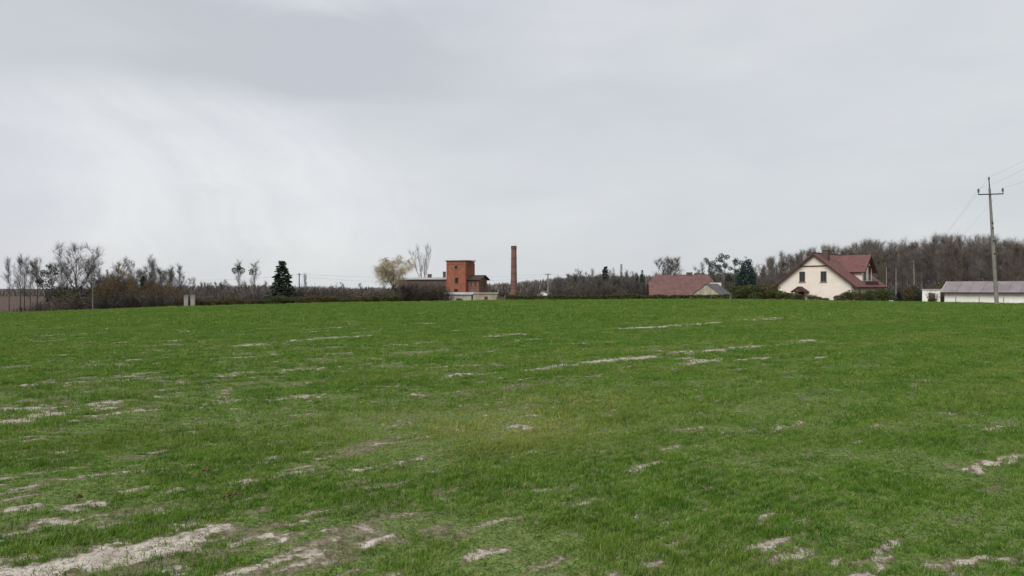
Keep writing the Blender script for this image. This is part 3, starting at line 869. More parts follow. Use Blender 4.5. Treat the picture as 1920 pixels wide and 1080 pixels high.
m = FPX / 141
t = plant('bare3', 'ivy_clad_tree', 'tree clad in dark green ivy with a clump out on its left limb', 'tree', 90, 141, top=490, rz=0.4)
t.rotation_euler.z = 0
ivy_on(t, [(-.1, 0, 2.0, .55, 2.2, 420), (.2, 0, 5.2, .8, 1.5, 360), (.9, 0, 7.4, 1.0, .8, 300), (-.6, 0, 7.0, .8, .7, 200), (-1.5, 0, 5.6, .75, .35, 150), (1.3, 0, 4.0, .8, .8, 220), (.2, 0, 8.3, .6, .5, 120)], 1)
t = plant('bigbare', 'bare_tree', 'broad bare tree with ivy round its fork, tallest of the left belt', 'tree', 145, 139, top=463, rz=0.0)
ivy_on(t, [(0, 0, 1.6, .8, 2.0, 480), (-.5, 0, 3.4, .6, 1.0, 200), (.6, 0, 3.6, .5, .9, 170), (-1.5, 0, 1.6, .8, 1.7, 260)], 2)
plant('bare2', 'bare_tree', 'bare tree close to the right of the broad ivy forked tree', 'tree', 172, 143, top=497, wide=.9)
plant('larch', 'dark_conifer', 'narrow dark green conifer beside the tree with brown leaves', 'tree', 201, 138, top=504, wide=.8)
ivy_on(bpy.data.objects['dark_conifer'], [(0, 0, 3.6, .7, 2.4, 420), (0, 0, 1.4, 1.0, 1.3, 320)], 3)
plant('dryleaf', 'brown_leaved_tree', 'tree still holding ochre brown leaves behind the left undergrowth', 'tree', 221, 140, top=502)
plant('dryleaf', 'brown_leaved_tree', 'smaller tree with ochre leaves, right of the larger brown leaved one', 'tree', 241, 146, top=513, wide=.9)
plant('spruce1', 'conifer', 'small dull conifer standing in the undergrowth of the left belt', 'tree', 268, 137, top=515, wide=.75)
for i, (px, D, top, key) in enumerate(((232, 160, 497, 'bare0'), (252, 152, 500, 'bare1'), (281, 150, 496, 'bare2'), (297, 147, 503, 'round'), (311, 149, 505, 'bare3'), (322, 146, 507, 'thin1'), (289, 160, 500, 'thin0'), (336, 152, 503, 'thin2'), (345, 150, 522, 'bare1'), (57, 150, 512, 'thin2'), (115, 150, 505, 'thin1'), (126, 148, 500, 'bare2'), (187, 150, 512, 'thin0'))):
    plant(key, 'bare_tree', 'bare grey tree among the crowded trees of the left belt', 'tree', px, D, top=top, group=BELT)
rg = random.Random(8)
for i in range(26):
    px = 185 + 160 * (i + rg.random()) / 26
    plant(('round', 'bare1', 'bare3', 'dryleaf', 'round', 'bare0')[i % 6], 'young_tree', 'young bushy tree filling the middle height of the left belt', 'tree', px, rg.uniform(136, 146), top=float(np.interp(px, [185, 230, 345], [524, 520, 538])) + rg.uniform(-7, 10), group='young trees in the left belt', wide=1.15)
for i in range(9):
    px = 100 + 75 * (i + rg.random()) / 9
    plant(('round', 'bare1', 'bare3')[i % 3], 'young_tree', 'young bare tree below the broad ivy forked tree', 'tree', px, rg.uniform(140, 148), top=rg.uniform(530, 546), group='young trees below the broad tree', wide=1.1)
for px, top in ((196, 530), (212, 524), (248, 528), (276, 533), (292, 536), (318, 541), (334, 545)):
    plant('dryleaf', 'tan_bush', 'tan bush with dry leaves low in the left belt', 'bush', px, 135, top=top, group='tan bushes in the left belt', wide=1.1)
for px, top in ((133, 538), (158, 541), (203, 528), (262, 536), (303, 541), (322, 546), (340, 549)):
    plant('everbush1', 'evergreen_shrub', 'dark evergreen showing between the trunks of the left belt', 'shrub', px, 139, top=top, group='evergreens in the left belt', wide=.85)
for i, (px, D, h, key) in enumerate([(115, 137, 2.9, 'shrub0'), (130, 136, 3.2, 'shrub1'), (150, 135, 2.8, 'shrub2'), (166, 135, 2.6, 'shrub0'), (182, 134, 3.2, 'shrub1'), (196, 134, 3.6, 'shrub2'), (212, 134, 3.7, 'shrub0'), (226, 134, 3.4, 'shrub1'), (241, 133, 3.3, 'shrub2'), (256, 133, 3.4, 'shrub0'), (272, 133, 3.2, 'shrub1'), (287, 132, 3.3, 'shrub2'), (301, 132, 3.2, 'shrub0'), (315, 132, 2.9, 'shrub1'), (329, 132, 2.6, 'shrub2'), (80, 138, 2.0, 'shrub0'), (98, 138, 2.3, 'shrub1'), (62, 139, 1.5, 'shrub2'), (6, 140, .9, 'shrub3'), (28, 141, 1.2, 'shrub3'), (44, 141, 1.6, 'shrub0'), (72, 139, 2.6, 'shrub1'), (172, 138, 4.3, 'shrub2'), (236, 137, 4.6, 'shrub0'), (279, 136, 4.4, 'shrub1'), (312, 137, 4.0, 'shrub2'), (142, 138, 4.4, 'shrub1'), (205, 137, 4.2, 'everbush2'), (228, 138, 4.0, 'everbush2'), (250, 137, 3.8, 'everbush2'), (288, 137, 4.1, 'everbush2'), (160, 139, 3.4, 'everbush2'), (128, 140, 3.4, 'everbush2'), (306, 137, 3.2, 'everbush2')]):
    plant(key, 'shrub', 'brown tangled shrub in the undergrowth below the left tree belt', 'shrub', px, D, h=h, group='undergrowth shrubs of the left belt', wide=1.15)


def post(name, label, cat, px, D, top, r, mat, base=None, group=None, sides=6):
    p = at(px, D); h = height_at(top, D) - p.z
    t = thing(name, label, cat, p, 0, group)
    fresh().lathe([(r * 1.2, -.3), (r, h * .5), (r * .8, h)], sides).build('shaft', mat, t)
    return t, h


t, h = post('concrete_pole', 'thin pale pole in front of the undergrowth, left tree belt', 'pole', 174, 131, 513, .06, 'concrete')
fresh().box(-.35, .35, -.05, .05, h - .35, h - .25).build('crossarm', 'steel', t)
for px, w, lab in ((349, .62, 'left of two pale concrete gate pillars at the end of the belt'), (361.5, .66, 'right of two pale concrete gate pillars at the end of the belt')):
    p = at(px, 131); h = height_at(553, 131) - p.z
    t = thing('gate_pillar', lab, 'pillar', p, .25, 'concrete gate pillars')
    fresh().box(-w / 2, w / 2, -w / 2, w / 2, -.2, h - .14).build('shaft', 'concrete_pale', t)
    fresh().prism([(-w * .58, h - .14), (w * .58, h - .14), (w * .58, h - .06), (0, h + .05), (-w * .58, h - .06)], 'y', -w * .58, w * .58).build('cap', 'concrete', t)

# ------------------------------------------------------------------ hedgerow between belt and brick building
HEDGE = 'shrubs of the long dark hedgerow'
rg = random.Random(17)
x = 338
while x < 745:
    top = np.interp(x, [338, 370, 400, 430, 480, 510, 560, 590, 620, 660, 690, 745], [552, 545, 549, 544, 540, 546, 541, 536, 535, 540, 541, 543]) + rg.uniform(-3, 3)
    D = rg.uniform(158, 172)
    plant(f'shrub{rg.randrange(4)}', 'shrub', 'dark bare shrub in the long hedgerow left of the brick building', 'shrub', x, D, top=top, group=HEDGE, wide=1.25)
    x += rg.uniform(8, 13)
x = 345
while x < 745:
    plant(('everbush2', 'everbush1')[rg.random() < .4], 'evergreen_shrub', 'low dark evergreen shrub filling the foot of the long hedgerow', 'shrub', x, rg.uniform(150, 157), h=rg.uniform(1.3, 2.2), group='low evergreen shrubs under the hedgerow', wide=1.5)
    x += rg.uniform(13, 20)
for px, D, top, key in ((363, 190, 527, 'thin0'), (377, 195, 533, 'thin1'), (402, 200, 528, 'round'), (420, 200, 531, 'bare0'), (427, 195, 534, 'thin2'), (458, 205, 533, 'bare2'), (498, 205, 531, 'thin1'), (571, 200, 520, 'thin0'), (640, 230, 532, 'bare1'), (676, 230, 535, 'bare0'), (388, 205, 535, 'bare3'), (720, 200, 538, 'bare2')):
    plant(key, 'bare_tree', 'small bare tree rising above the long hedgerow', 'tree', px, D, top=top, group='small bare trees behind the hedgerow')
for px, top, balls, lab in ((448, 498, [(-8, 507, .75), (0, 502, .55), (5.5, 507, .8)], 'slender bare tree with three dark mistletoe balls in its crown'), (478, 498, [(-6.5, 510, .75)], 'slender bare tree with one dark mistletoe ball, left of the spruce')):
    D = 185; t = plant('thin1' if px < 460 else 'thin2', 'mistletoe_tree', lab, 'tree', px, D, top=top, rz=0)
    for (dx, py, r) in balls:
        mb = fresh(); c = (dx / FPX * D / t.scale[0], 0, (height_at(py, D) - t.location.z) / t.scale[2]); rr = r / t.scale[0]
        leaf_cloud(mb, random.Random(int(py + px)), 160, c, (rr, rr, rr), .13 / t.scale[0], .2)
        mb.build('mistletoe_ball', 'ivy', t)
plant('spruce0', 'spruce_tree', 'tall dark spruce standing alone above the left hedgerow', 'tree', 529, 160, top=487, wide=1.3)


# ------------------------------------------------------------------ building helpers
def window(parent, face, u, z, w, h, frame='frame_white', pane='glass', mull=True, sill=True, bar=.07):
    """a window on a wall plane; face = (origin, right vector); outward = right x up"""
    O, Rv = Vector(face[0]), Vector(face[1]).normalized(); N = Rv.cross(Vector((0, 0, 1)))
    def pl(mb, u0, u1, z0, z1, d0, d1):
        n = len(mb.v)
        for d in (d0, d1):
            for (a, b) in ((u0, z0), (u1, z0), (u1, z1), (u0, z1)): mb.v.append(tuple(O + Rv * a + Vector((0, 0, b)) + N * d))
        mb.f += [tuple(n + i for i in q) for q in ((4, 5, 6, 7), (0, 4, 7, 3), (1, 2, 6, 5), (0, 1, 5, 4), (3, 7, 6, 2), (3, 2, 1, 0))]
    f = fresh(); u0, u1, z0, z1 = u - w / 2, u + w / 2, z - h / 2, z + h / 2
    pl(f, u0, u0 + bar, z0, z1, -.04, .045); pl(f, u1 - bar, u1, z0, z1, -.04, .045)
    pl(f, u0 + bar, u1 - bar, z0, z0 + bar, -.04, .042); pl(f, u0 + bar, u1 - bar, z1 - bar, z1, -.04, .042)
    if mull: pl(f, u - bar / 2, u + bar / 2, z0 + bar, z1 - bar, -.04, .039)
    wnd = f.build('window', frame, parent)
    g = fresh(); pl(g, u0 + bar, u1 - bar, z0 + bar, z1 - bar, -.03, .012); g.build('pane', pane, wnd)
    if sill:
        s = fresh(); pl(s, u0 - .08, u1 + .08, z0 - .09, z0, -.02, .14); s.build('sill', 'concrete_pale' if frame == 'frame_white' else 'concrete', wnd)
    return wnd


def wall_box(parent, mat, x0, x1, y0, y1, z1, z0=-.8):
    return fresh().box(x0, x1, y0, y1, z0, z1).build('wall', mat, parent)


def gable_walls(parent, mat, x0, x1, y0, y1, ze, zr, z0=-.8):
    """gables at y0 and y1, ridge along y in the middle"""
    xm = (x0 + x1) / 2
    return fresh().prism([(x0, z0), (x1, z0), (x1, ze), (xm, zr), (x0, ze)], 'y', y0, y1).build('wall', mat, parent)


def gable_roof(parent, mat, x0, x1, y0, y1, ze, zr, over=.5, verge=.4, th=.16, name='roof'):
    xm = (x0 + x1) / 2; sl = (zr - ze) / (xm - x0); zo = ze - over * sl; up = th * 1.25
    mb = fresh()
    mb.slab([(x0 - over, y0 - verge, zo + up), (xm, y0 - verge, zr + up), (xm, y1 + verge, zr + up), (x0 - over, y1 + verge, zo + up)], th)
    mb.slab([(x1 + over, y0 - verge, zo + up), (xm, y0 - verge, zr + up), (xm, y1 + verge, zr + up), (x1 + over, y1 + verge, zo + up)], th)
    return mb.build(name, mat, parent)


def yaw(px, extra): return -(math.atan2(px - 960, FPX) + math.radians(extra))


# ------------------------------------------------------------------ small house far behind the hedgerow
p = at(456, 176)
t = thing('low_house', 'low cream house with a brown roof behind the hedgerow, near the mistletoe trees', 'house', p, yaw(456, 8))
wall_box(t, 'beige_render', -2.3, 2.3, 0, 4, 1.35)
fresh().slab([(-2.5, -.3, 1.3), (2.5, -.3, 1.3), (2.5, 2, 2.4), (-2.5, 2, 2.4)], .12).slab([(-2.5, 4.3, 1.3), (2.5, 4.3, 1.3), (2.5, 2, 2.4), (-2.5, 2, 2.4)], .12).build('roof', 'wood_brown', t)
for u in (-1.0, .9): window(t, ((0, 0, 0), (1, 0, 0)), u, .75, .7, .8)
fresh().box(1.9, 2.6, -1.2, -.2, -.5, 1.9).build('outer_pillar', 'concrete_pale', t)

# ------------------------------------------------------------------ brick tower works with chimney
TW = 'brick'
D = 200; u0 = (873 - 960) / FPX * D
base = Vector((u0, D, gz(u0, D)))
rz = yaw(873, 25)
t = thing('brick_building', 'derelict red brick tower with a long low wing and an annex', 'building', base, rz)
# local frame: corner between front (towards -x) and right flank (towards +y) at the origin
Ht = height_at(488, D) - base.z
W = 36 / FPX * D / math.cos(math.radians(25)); Lf = 17 / FPX * D / math.sin(math.radians(25))
tw = fresh().box(-W, 0, 0, Lf, -.8, Ht - .35).build('tower_wall', 'brick', t)
fresh().box(-W - .06, .06, -.06, Lf + .06, Ht - 1.0, Ht - .78).build('string_course', 'brick_old', tw)
fresh().box(-W - .12, .12, -.12, Lf + .12, Ht - .35, Ht - .12).build('cornice', 'brick_old', tw)
fresh().slab([(-W - .3, -.3, Ht + .02), (.3, -.3, Ht + .02), (.3, Lf + .3, Ht + .12), (-W - .3, Lf + .3, Ht + .12)], .14).build('tower_roof', 'brick_dark', t)
F = ((0, 0, 0), (1, 0, 0)); S = ((0, 0, 0), (0, 1, 0))
def zpx(py): return height_at(py, D) - base.z
for (u, py, w, h) in ((-W * .5, 501, .75, .75), (-W * .47, 526, .95, 1.5), (-W * .5, 545, 1.0, .9)):
    wn = window(t, F, u, zpx(py), w, h, 'wood_brown', 'opening_shade', mull=False, sill=True)
for (u, py, w, h) in ((Lf * .42, 522, .9, 1.7), (Lf * .35, 500, .6, .9), (Lf * .6, 545, 1.0, 1.0)):
    window(t, S, u, zpx(py), w, h, 'brick_old', 'brick_dark' if py == 500 else 'wood_brown', mull=False)
# pilasters give the faces relief
for a in (-W, -.34): fresh().box(a, a + .34, -.09, .0, -.6, Ht - 1.0).build('pilaster', 'brick', tw)
fresh().box(.0, .09, .02, .36, -.6, Ht - 1.0).build('pilaster', 'brick', tw)
fresh().box(.0, .09, Lf - .36, Lf, -.6, Ht - 1.0).build('pilaster', 'brick', tw)
# long low wing to the left
Lw = 95 / FPX * D / math.cos(math.radians(25)) * 1.02; zw = zpx(524)
wg = fresh().box(-W - Lw, -W, .6, 7.0, -.8, zw).build('wing_wall', 'brick_dark', t)
fresh().slab([(-W - Lw - .35, .2, zw + .16), (-W, .2, zw + .16), (-W, 3.8, zw + .62), (-W - Lw - .35, 3.8, zw + .62)], .15).slab([(-W - Lw - .35, 7.4, zw + .16), (-W, 7.4, zw + .16), (-W, 3.8, zw + .62), (-W - Lw - .35, 3.8, zw + .62)], .15).build('wing_roof', 'roof_felt', t)
for i in range(5): window(t, ((0, .6, 0), (1, 0, 0)), -W - Lw + 1.5 + i * (Lw - 2.6) / 4, 3.0, 1.0, 1.5, 'wood_brown', 'opening_shade', mull=True)
for px, wd, ht in ((791, .85, .75), (820, .5, 1.35), (832, .32, .55)):
    u = -W - (837 - px) / FPX * D / math.cos(math.radians(25))
    ch = fresh().box(u - wd / 2, u + wd / 2, 3.4, 4.1, zw + .3, zw + .6 + ht).build('chimney', 'brick_dark', t)
    fresh().box(u - wd / 2 - .07, u + wd / 2 + .07, 3.33, 4.17, zw + .6 + ht, zw + .72 + ht).build('chimney_cap', 'brick_old', ch)
# annex on the right with a low gabled roof
za = zpx(524); ax0, ax1, ay0, ay1 = .02, 3.1, 1.2, 6.2
an = fresh().prism([(ay0, -.8), (ay1, -.8), (ay1, za), ((ay0 + ay1) / 2, za + .95), (ay0, za)], 'x', ax0, ax1).build('annex_wall', 'brick_old', t)
rm = (ay0 + ay1) / 2
fresh().slab([(ax0 + .05, ay0 - .55, za - .05), (ax1 + .7, ay0 - .55, za - .05), (ax1 + .7, rm, za + 1.15), (ax0 + .05, rm, za + 1.15)], .16).slab([(ax0 + .05, ay1 + .55, za - .05), (ax1 + .7, ay1 + .55, za - .05), (ax1 + .7, rm, za + 1.15), (ax0 + .05, rm, za + 1.15)], .16).build('annex_roof', 'roof_dark', t)
for u in (1.0, 2.15): window(t, ((0, ay0, 0), (1, 0, 0)), u, zpx(533), .65, 1.5, 'brick', 'wood_brown', mull=False)
for u in (1.6, 3.4): window(t, ((ax1, ay0, 0), (0, 1, 0)), u, zpx(533), .75, 1.6, 'brick', 'wood_brown', mull=False)

# pale shed in front of the works
D = 188; xl, xr = (830 - 960) / FPX * D, (932 - 960) / FPX * D
base = Vector((xl, D, gz((xl + xr) / 2, D)))
t = thing('pale_shed', 'long pale rendered shed with dark doorways in front of the brick tower', 'shed', base, math.radians(-2))
w = xr - xl; hs = height_at(550.5, D) - base.z
wall_box(t, 'old_render', 0, w * .56, 0, 3.2, hs - .28)
fresh().box(w * .56 + .01, w, -.25, 3.4, -.8, hs).build('wall', 'beige_render', t)
fresh().slab([(-.2, -.3, hs - .16), (w * .56, -.3, hs - .16), (w * .56, 3.4, hs + .3), (-.2, 3.4, hs + .3)], .1).build('roof', 'roof_felt', t)
fresh().slab([(w * .56 - .05, -.5, hs + .1), (w + .2, -.5, hs + .1), (w + .2, 3.6, hs + .2), (w * .56 - .05, 3.6, hs + .2)], .1).build('roof', 'old_render', t)
for (a, b, hh) in ((w * .53, w * .555, 1.5), (w * .77, w * .83, 1.15)):
    d = fresh().box(a, b, -.29 if a > w * .56 else -.04, .1, -.1, hh).build('door', 'opening_shade' if a < w * .6 else 'wood_brown', t)
for a in (.1, .2, .62, .68): fresh().box(w * a, w * a + .16, -.06 - (.25 if a > .56 else 0), .1, -.3, hs - .35).build('pier', 'concrete_pale', t)
p = at(943, 186); t = thing('brick_wall', 'low dark brown brick wall between pale shed and tall chimney', 'wall', p, 0)
fresh().box(-1.5, 1.5, -.15, .15, -.5, .85).build('wall_body', 'brick_dark', t); fresh().box(-1.6, 1.6, -.2, .2, .85, .95).build('coping', 'brick_old', t)

# tall chimney
D = 214; p = at(963.5, D); Hc = height_at(461, D) - p.z
t = thing('factory_chimney', 'tall tapering red brick chimney standing alone right of the tower', 'chimney', p, .2)
fresh().lathe([(1.02, -.6), (1.0, Hc * .12), (.93, Hc * .13), (.80, Hc * .5), (.72, Hc * .93)], 14).build('shaft', 'brick_old', t)
fresh().lathe([(.735, Hc * .93), (.77, Hc * .945), (.78, Hc * .99), (.72, Hc)], 14).build('crown', 'brick_dark', t)
for k in (.2, .34, .48, .62, .76): 
    rr = .93 - .21 * (k - .13) / .8
    fresh().lathe([(rr + .035, Hc * k), (rr + .035, Hc * k + .09)], 14).build('iron_band', 'steel', t)
fresh().tube([(.3, 0, Hc), (.3, 0, Hc + .8)], [.03, .015], 4).build('lightning_rod', 'steel', t)

# plants round the works
plant('willow', 'willow_tree', 'golden weeping willow with a leaning trunk left of the brick wing', 'tree', 739, 178, top=487, wide=1.2, rz=4.1)
plant('tallbare', 'bare_tree', 'tall bare tree behind the roof of the low brick wing', 'tree', 794, 222, top=460, wide=.6)
for i, (px, D, top, key) in enumerate(((752, 186, 534, 'shrub0'), (765, 184, 530, 'shrub1'), (778, 185, 529, 'shrub2'), (791, 183, 533, 'shrub1'), (804, 182, 532, 'shrub0'), (816, 181, 533, 'shrub2'), (828, 181, 538, 'shrub1'), (840, 182, 543, 'shrub0'), (738, 184, 540, 'shrub3'))):
    plant(key, 'shrub', 'tall dark shrub growing against the low brick wing', 'shrub', px, D, top=top, group='shrubs against the brick wing', wide=1.1)
for i in range(10):
    plant('shrub%d' % (i % 3), 'shrub', 'dense dark bush hiding the wall of the low brick wing', 'shrub', 748 + i * 8.6, 179 + (i % 3), top=(530, 527, 533, 529)[i % 4], group='dense bushes hiding the brick wing', wide=1.0)
for px, h in ((800, 2.6), (812, 3.1), (822, 2.4), (770, 1.8), (784, 2.2), (757, 1.6)):
    plant('everbush2', 'evergreen_shrub', 'dark evergreen shrub at the foot of the low brick wing', 'shrub', px, 180, h=h, group='evergreen shrubs at the brick wing')
plant('everbush1', 'evergreen_shrub', 'small green bush in front of the pale shed', 'shrub', 861, 184, h=.9, wide=1.5)

# ------------------------------------------------------------------ low hedge and mixed tree line right of the chimney
def long_hedge(name, label, px0, px1, D0, D1, h, w, mat, seed, n):
    rng = random.Random(seed); a, b = at(px0, D0), at(px1, D1)
    t = thing(name, label, 'hedge', a); L = fresh(); S = fresh()
    for i in range(n):
        f = rng.random(); q = a.lerp(b, f); g = gz(q.x, q.y)
        hh = h * (.8 + .35 * vnoise(np.array(f * 40.0), np.array(0.0), seed))
        c = Vector((q.x - a.x, q.y - a.y + rng.uniform(-.5, .5) * w, g - a.z + hh * rng.random() ** .6))
        leaf_cloud(L, rng, 1, c, (.1, .1, .1), .11, 0)
    for i in range(int((b - a).length / .8)):
        q = a.lerp(b, i * .8 / (b - a).length); g = gz(q.x, q.y)
        S.tube([(q.x - a.x, q.y - a.y, g - a.z - .2), (q.x - a.x + rng.uniform(-.1, .1), q.y - a.y, g - a.z + h * .75)], [.03, .015], 3)
    S.build('stems', 'bark_brown', t); L.build('foliage', mat, t)


long_hedge('clipped_hedge', 'low dark green clipped hedge from the chimney to the grey gabled building', 948, 1375, 150, 146, 1.25, .9, 'thuja', 61, 15000)
rg = random.Random(23)
tops = lambda x: np.interp(x, [975, 1000, 1020, 1050, 1075, 1100, 1120, 1150, 1180, 1215], [540, 536, 539, 530, 521, 527, 524, 521, 524, 530])
x = 972
while x < 1220:
    plant(('shrub0', 'shrub1', 'shrub2', 'shrub3')[rg.randrange(4)], 'shrub', 'dark bare shrub in the thicket between chimney and red roofed barn', 'shrub', x, rg.uniform(185, 215), top=tops(x) + rg.uniform(4, 12), group='thicket shrubs right of the chimney', wide=1.05)
    x += rg.uniform(5.5, 9)
for px, D, top, key in ((985, 240, 535, 'bare0'), (1007, 240, 532, 'bare1'), (1048, 235, 524, 'bare2'), (1072, 230, 513, 'round'), (1083, 232, 512, 'bare0'), (1098, 235, 515, 'bare1'), (1110, 232, 511, 'thin0'), (1122, 230, 514, 'bare3'), (1148, 235, 512, 'bare2'), (1175, 228, 512, 'thin1'), (1186, 230, 516, 'bare0'), (1195, 236, 516, 'bare1')):
    plant(key, 'bare_tree', 'bare tree in the thicket between chimney and red roofed barn', 'tree', px, D, top=top, group='bare trees of the thicket right of the chimney')
for i in range(34):
    px = 1035 + 180 * (i + rg.random()) / 34
    plant(('round', 'bare0', 'bare1', 'bare3', 'round', 'thin2')[i % 6], 'young_tree', 'young bare tree in the dense grey thicket left of the red roof', 'tree', px, rg.uniform(190, 225), top=tops(px) + rg.uniform(-7, 7), group='young trees in the thicket left of the red roof', wide=1.2)
plant('spruce1', 'conifer', 'pointed dark conifer, highest in the thicket left of the red roofed barn', 'tree', 1135, 210, top=498, wide=.95)
plant('larch', 'larch_tree', 'narrow brown leafless larch spire just right of the pointed conifer', 'tree', 1165, 215, top=494, wide=.7)
plant('larch', 'larch_tree', 'second thin brown larch spire, nearer the red roofed barn', 'tree', 1176, 212, top=508, wide=.7)
plant('bluespruce', 'conifer', 'slim dark conifer touching the left end of the red roof', 'tree', 1204, 205, top=505, wide=.75)
plant('bluespruce', 'conifer', 'small conifer left of the slim one beside the red roof', 'tree', 1194, 210, top=512, wide=.75)
plant('spruce0', 'conifer', 'small dark conifer half hidden in the thicket right of the pole', 'tree', 1078, 205, top=517, wide=.7)
p = at(1017, 205); t = thing('small_house', 'tiny white house low in the gap right of the chimney', 'house', p, yaw(1017, 15))
gable_walls(t, 'white_render', -1.7, 1.7, 0, 4, 1.4, 2.2); gable_roof(t, 'roof_grey', -1.7, 1.7, 0, 4, 1.4, 2.2, .2, .2, .1); window(t, ((0, 0, 0), (1, 0, 0)), 0, .8, .7, .7)


# ------------------------------------------------------------------ red roofed barn, grey gabled building
D = 192; p = at(1275, D)
t = thing('red_roof_barn', 'long barn with a wide faded red half hipped roof and two chimneys', 'barn', p, yaw(1275, -6))
zr = height_at(515, D) - p.z; ze = height_at(556, D) - p.z; L = 7.6; dep = 5.2
fresh().box(-L + .4, L - .4, -dep + .5, dep - .5, -.8, ze + .25).build('wall', 'old_render', t)
fresh().prism([(-dep + .5, ze + .2), (dep - .5, ze + .2), (1.2, zr - 1.0), (-1.2, zr - 1.0)], 'x', L - .6, L - .45).build('gable_wall', 'wood_brown', t)
rf = fresh(); hz = zr - .36 * (zr - ze) * 0 - 1.5
rf.slab([(-L, -dep, ze), (L, -dep, ze), (L, -1.55, hz), (L - 1.1, 0, zr), (-L + 2.0, 0, zr), (-L, -2.2, hz - .6)], .16)
rf.slab([(-L, dep, ze), (L, dep, ze), (L, 1.55, hz), (L - 1.1, 0, zr), (-L + 2.0, 0, zr), (-L, 2.2, hz - .6)], .16)
rf.slab([(L, -1.55, hz), (L, 1.55, hz), (L - 1.1, 0, zr)], .16); rf.slab([(-L, -2.2, hz - .6), (-L, 2.2, hz - .6), (-L + 2.0, 0, zr)], .16)
roof = rf.build('roof', 'roof_red_pale', t)
for u, w, h in ((-1.3, .6, .5), (2.2, 1.4, .55)):
    c = fresh().box(u - w / 2, u + w / 2, -.3, .3, zr - .5, zr + h).build('chimney', 'brick_dark', roof)
for u in (-5.5, -2.8, 0, 3): window(t, ((0, -dep + .5, 0), (1, 0, 0)), u, .8, .8, .8, 'frame_white', 'glass')
D = 166; p = at(1325, D)
t = thing('gabled_shed', 'small building with a pale boarded gable and grey roof beside the red roof', 'shed', p, yaw(1325, 20))
za = height_at(532, D) - p.z; ze = height_at(558, D) - p.z; hw = 35 / FPX * D / math.cos(math.radians(20))
gw = gable_walls(t, 'beige_render', -hw + .3, hw - .3, 0, 6.5, ze, za - .1)
gable_roof(t, 'roof_grey', -hw + .3, hw - .3, 0, 6.5, ze, za - .1, .4, .15, .12)
n = 14
for i in range(n):                                    # boards of the gable
    u = -hw + .45 + i * (2 * hw - .9) / n; wd = (2 * hw - .9) / n - .03; z1 = ze + (za - ze) * (1 - max(abs(u), abs(u + wd)) / hw) - .12
    fresh().box(u, u + wd, -.05 - .01 * (i % 2), .0, -.3, max(z1, ze * .8)).build('board', 'beige_render' if i % 3 else 'old_render', gw)
p = at(1367, 172); t2 = thing('white_trailer', 'small white box shape showing behind the grey roof', 'trailer', at(1346, 182), .1)
fresh().box(-.8, .8, 0, 3, .3, height_at(530, 182) - gz(*at(1346, 182)[:2])).build('body', 'white_plastic', t2)
for s in (-.7, .7): fresh().lathe([(.3, 0), (.3, .001)], 10).build('wheel', 'roof_dark', t2).location = (s, 1.5, .3)
p = at(1374, 140); t = thing('boundary_stone', 'short pale stone post at the right end of the low hedge', 'post', p, .2)
fresh().prism([(-.45, -.3), (.45, -.3), (.4, .95), (.1, 1.15), (-.38, 1.0)], 'y', -.3, .3).build('block', 'concrete_pale', t)

plant('round', 'bare_tree', 'bare tree with a rounded crown rising behind the red roof', 'tree', 1256, 225, top=481, wide=1.15)
for px, D, top, key, lab in ((1328, 205, 489, 'pine0', 'ragged pine behind the right end of the red roof'), (1359, 200, 480, 'pine1', 'tallest ragged pine between the red roof and the dark conifer'), (1377, 200, 488, 'pine2', 'thin pine just left of the dense dark conifer'), (1343, 215, 497, 'pine2', 'low pine crown between the two ragged pines')):
    plant(key, 'pine_tree', lab, 'tree', px, D, top=top, wide=.8)
plant('thuja', 'dark_conifer', 'dense dark conifer with a blunt top left of the cream house', 'tree', 1398, 178, top=485, wide=1.0)
plant('spruce0', 'dark_conifer', 'dark spiky conifer tucked against the dense blunt one', 'tree', 1393, 182, top=495, wide=.8)
plant('thuja', 'dark_conifer', 'lower dark conifer between red roof barn and dense dark conifer', 'tree', 1387, 190, top=515, wide=.9)
for px, D, top, key in ((1350, 210, 512, 'bare0'), (1366, 205, 508, 'shrub1'), (1378, 190, 520, 'bare2'), (1305, 215, 506, 'bare1'), (1316, 218, 500, 'thin0'), (1410, 180, 512, 'bare3'), (1424, 185, 505, 'bare0')):
    plant(key, 'bare_tree', 'bare tree in the gap between red roof and cream house', 'tree', px, D, top=top, group='bare trees between red roof and cream house')

# ------------------------------------------------------------------ cream house
D = 118; p = at(1527, D)
rz = yaw(1527, 21.5)
t = thing('cream_house', 'cream gabled house with dark red roof, side dormer and small porch', 'house', p, rz)
zb = p.z
hw = 66 / FPX * D / math.cos(math.radians(21.5)); Ld = 12.0
ze = height_at(533, D) - zb; zr = height_at(476, D) - zb
wall = gable_walls(t, 'cream_render', -hw, hw, 0, Ld, ze, zr - .1)
# slightly projecting attic gable and the band below it
zb1 = height_at(498, D) - zb
fr = (zr - .12 - zb1) / (zr - .1 - ze); gx = hw * fr
fresh().prism([(-gx + .05, zb1), (gx - .05, zb1), (0, zr - .2)], 'y', -.1, -.001).build('attic_gable', 'cream_render', wall)
fresh().box(-gx, gx, -.16, -.1, zb1 - .1, zb1 + .02).build('gable_band', 'fascia', wall)
roof = gable_roof(t, 'roof_red', -hw, hw, 0, Ld, ze, zr - .1, .75, .55, .17)
sl = (zr - .1 - ze) / hw
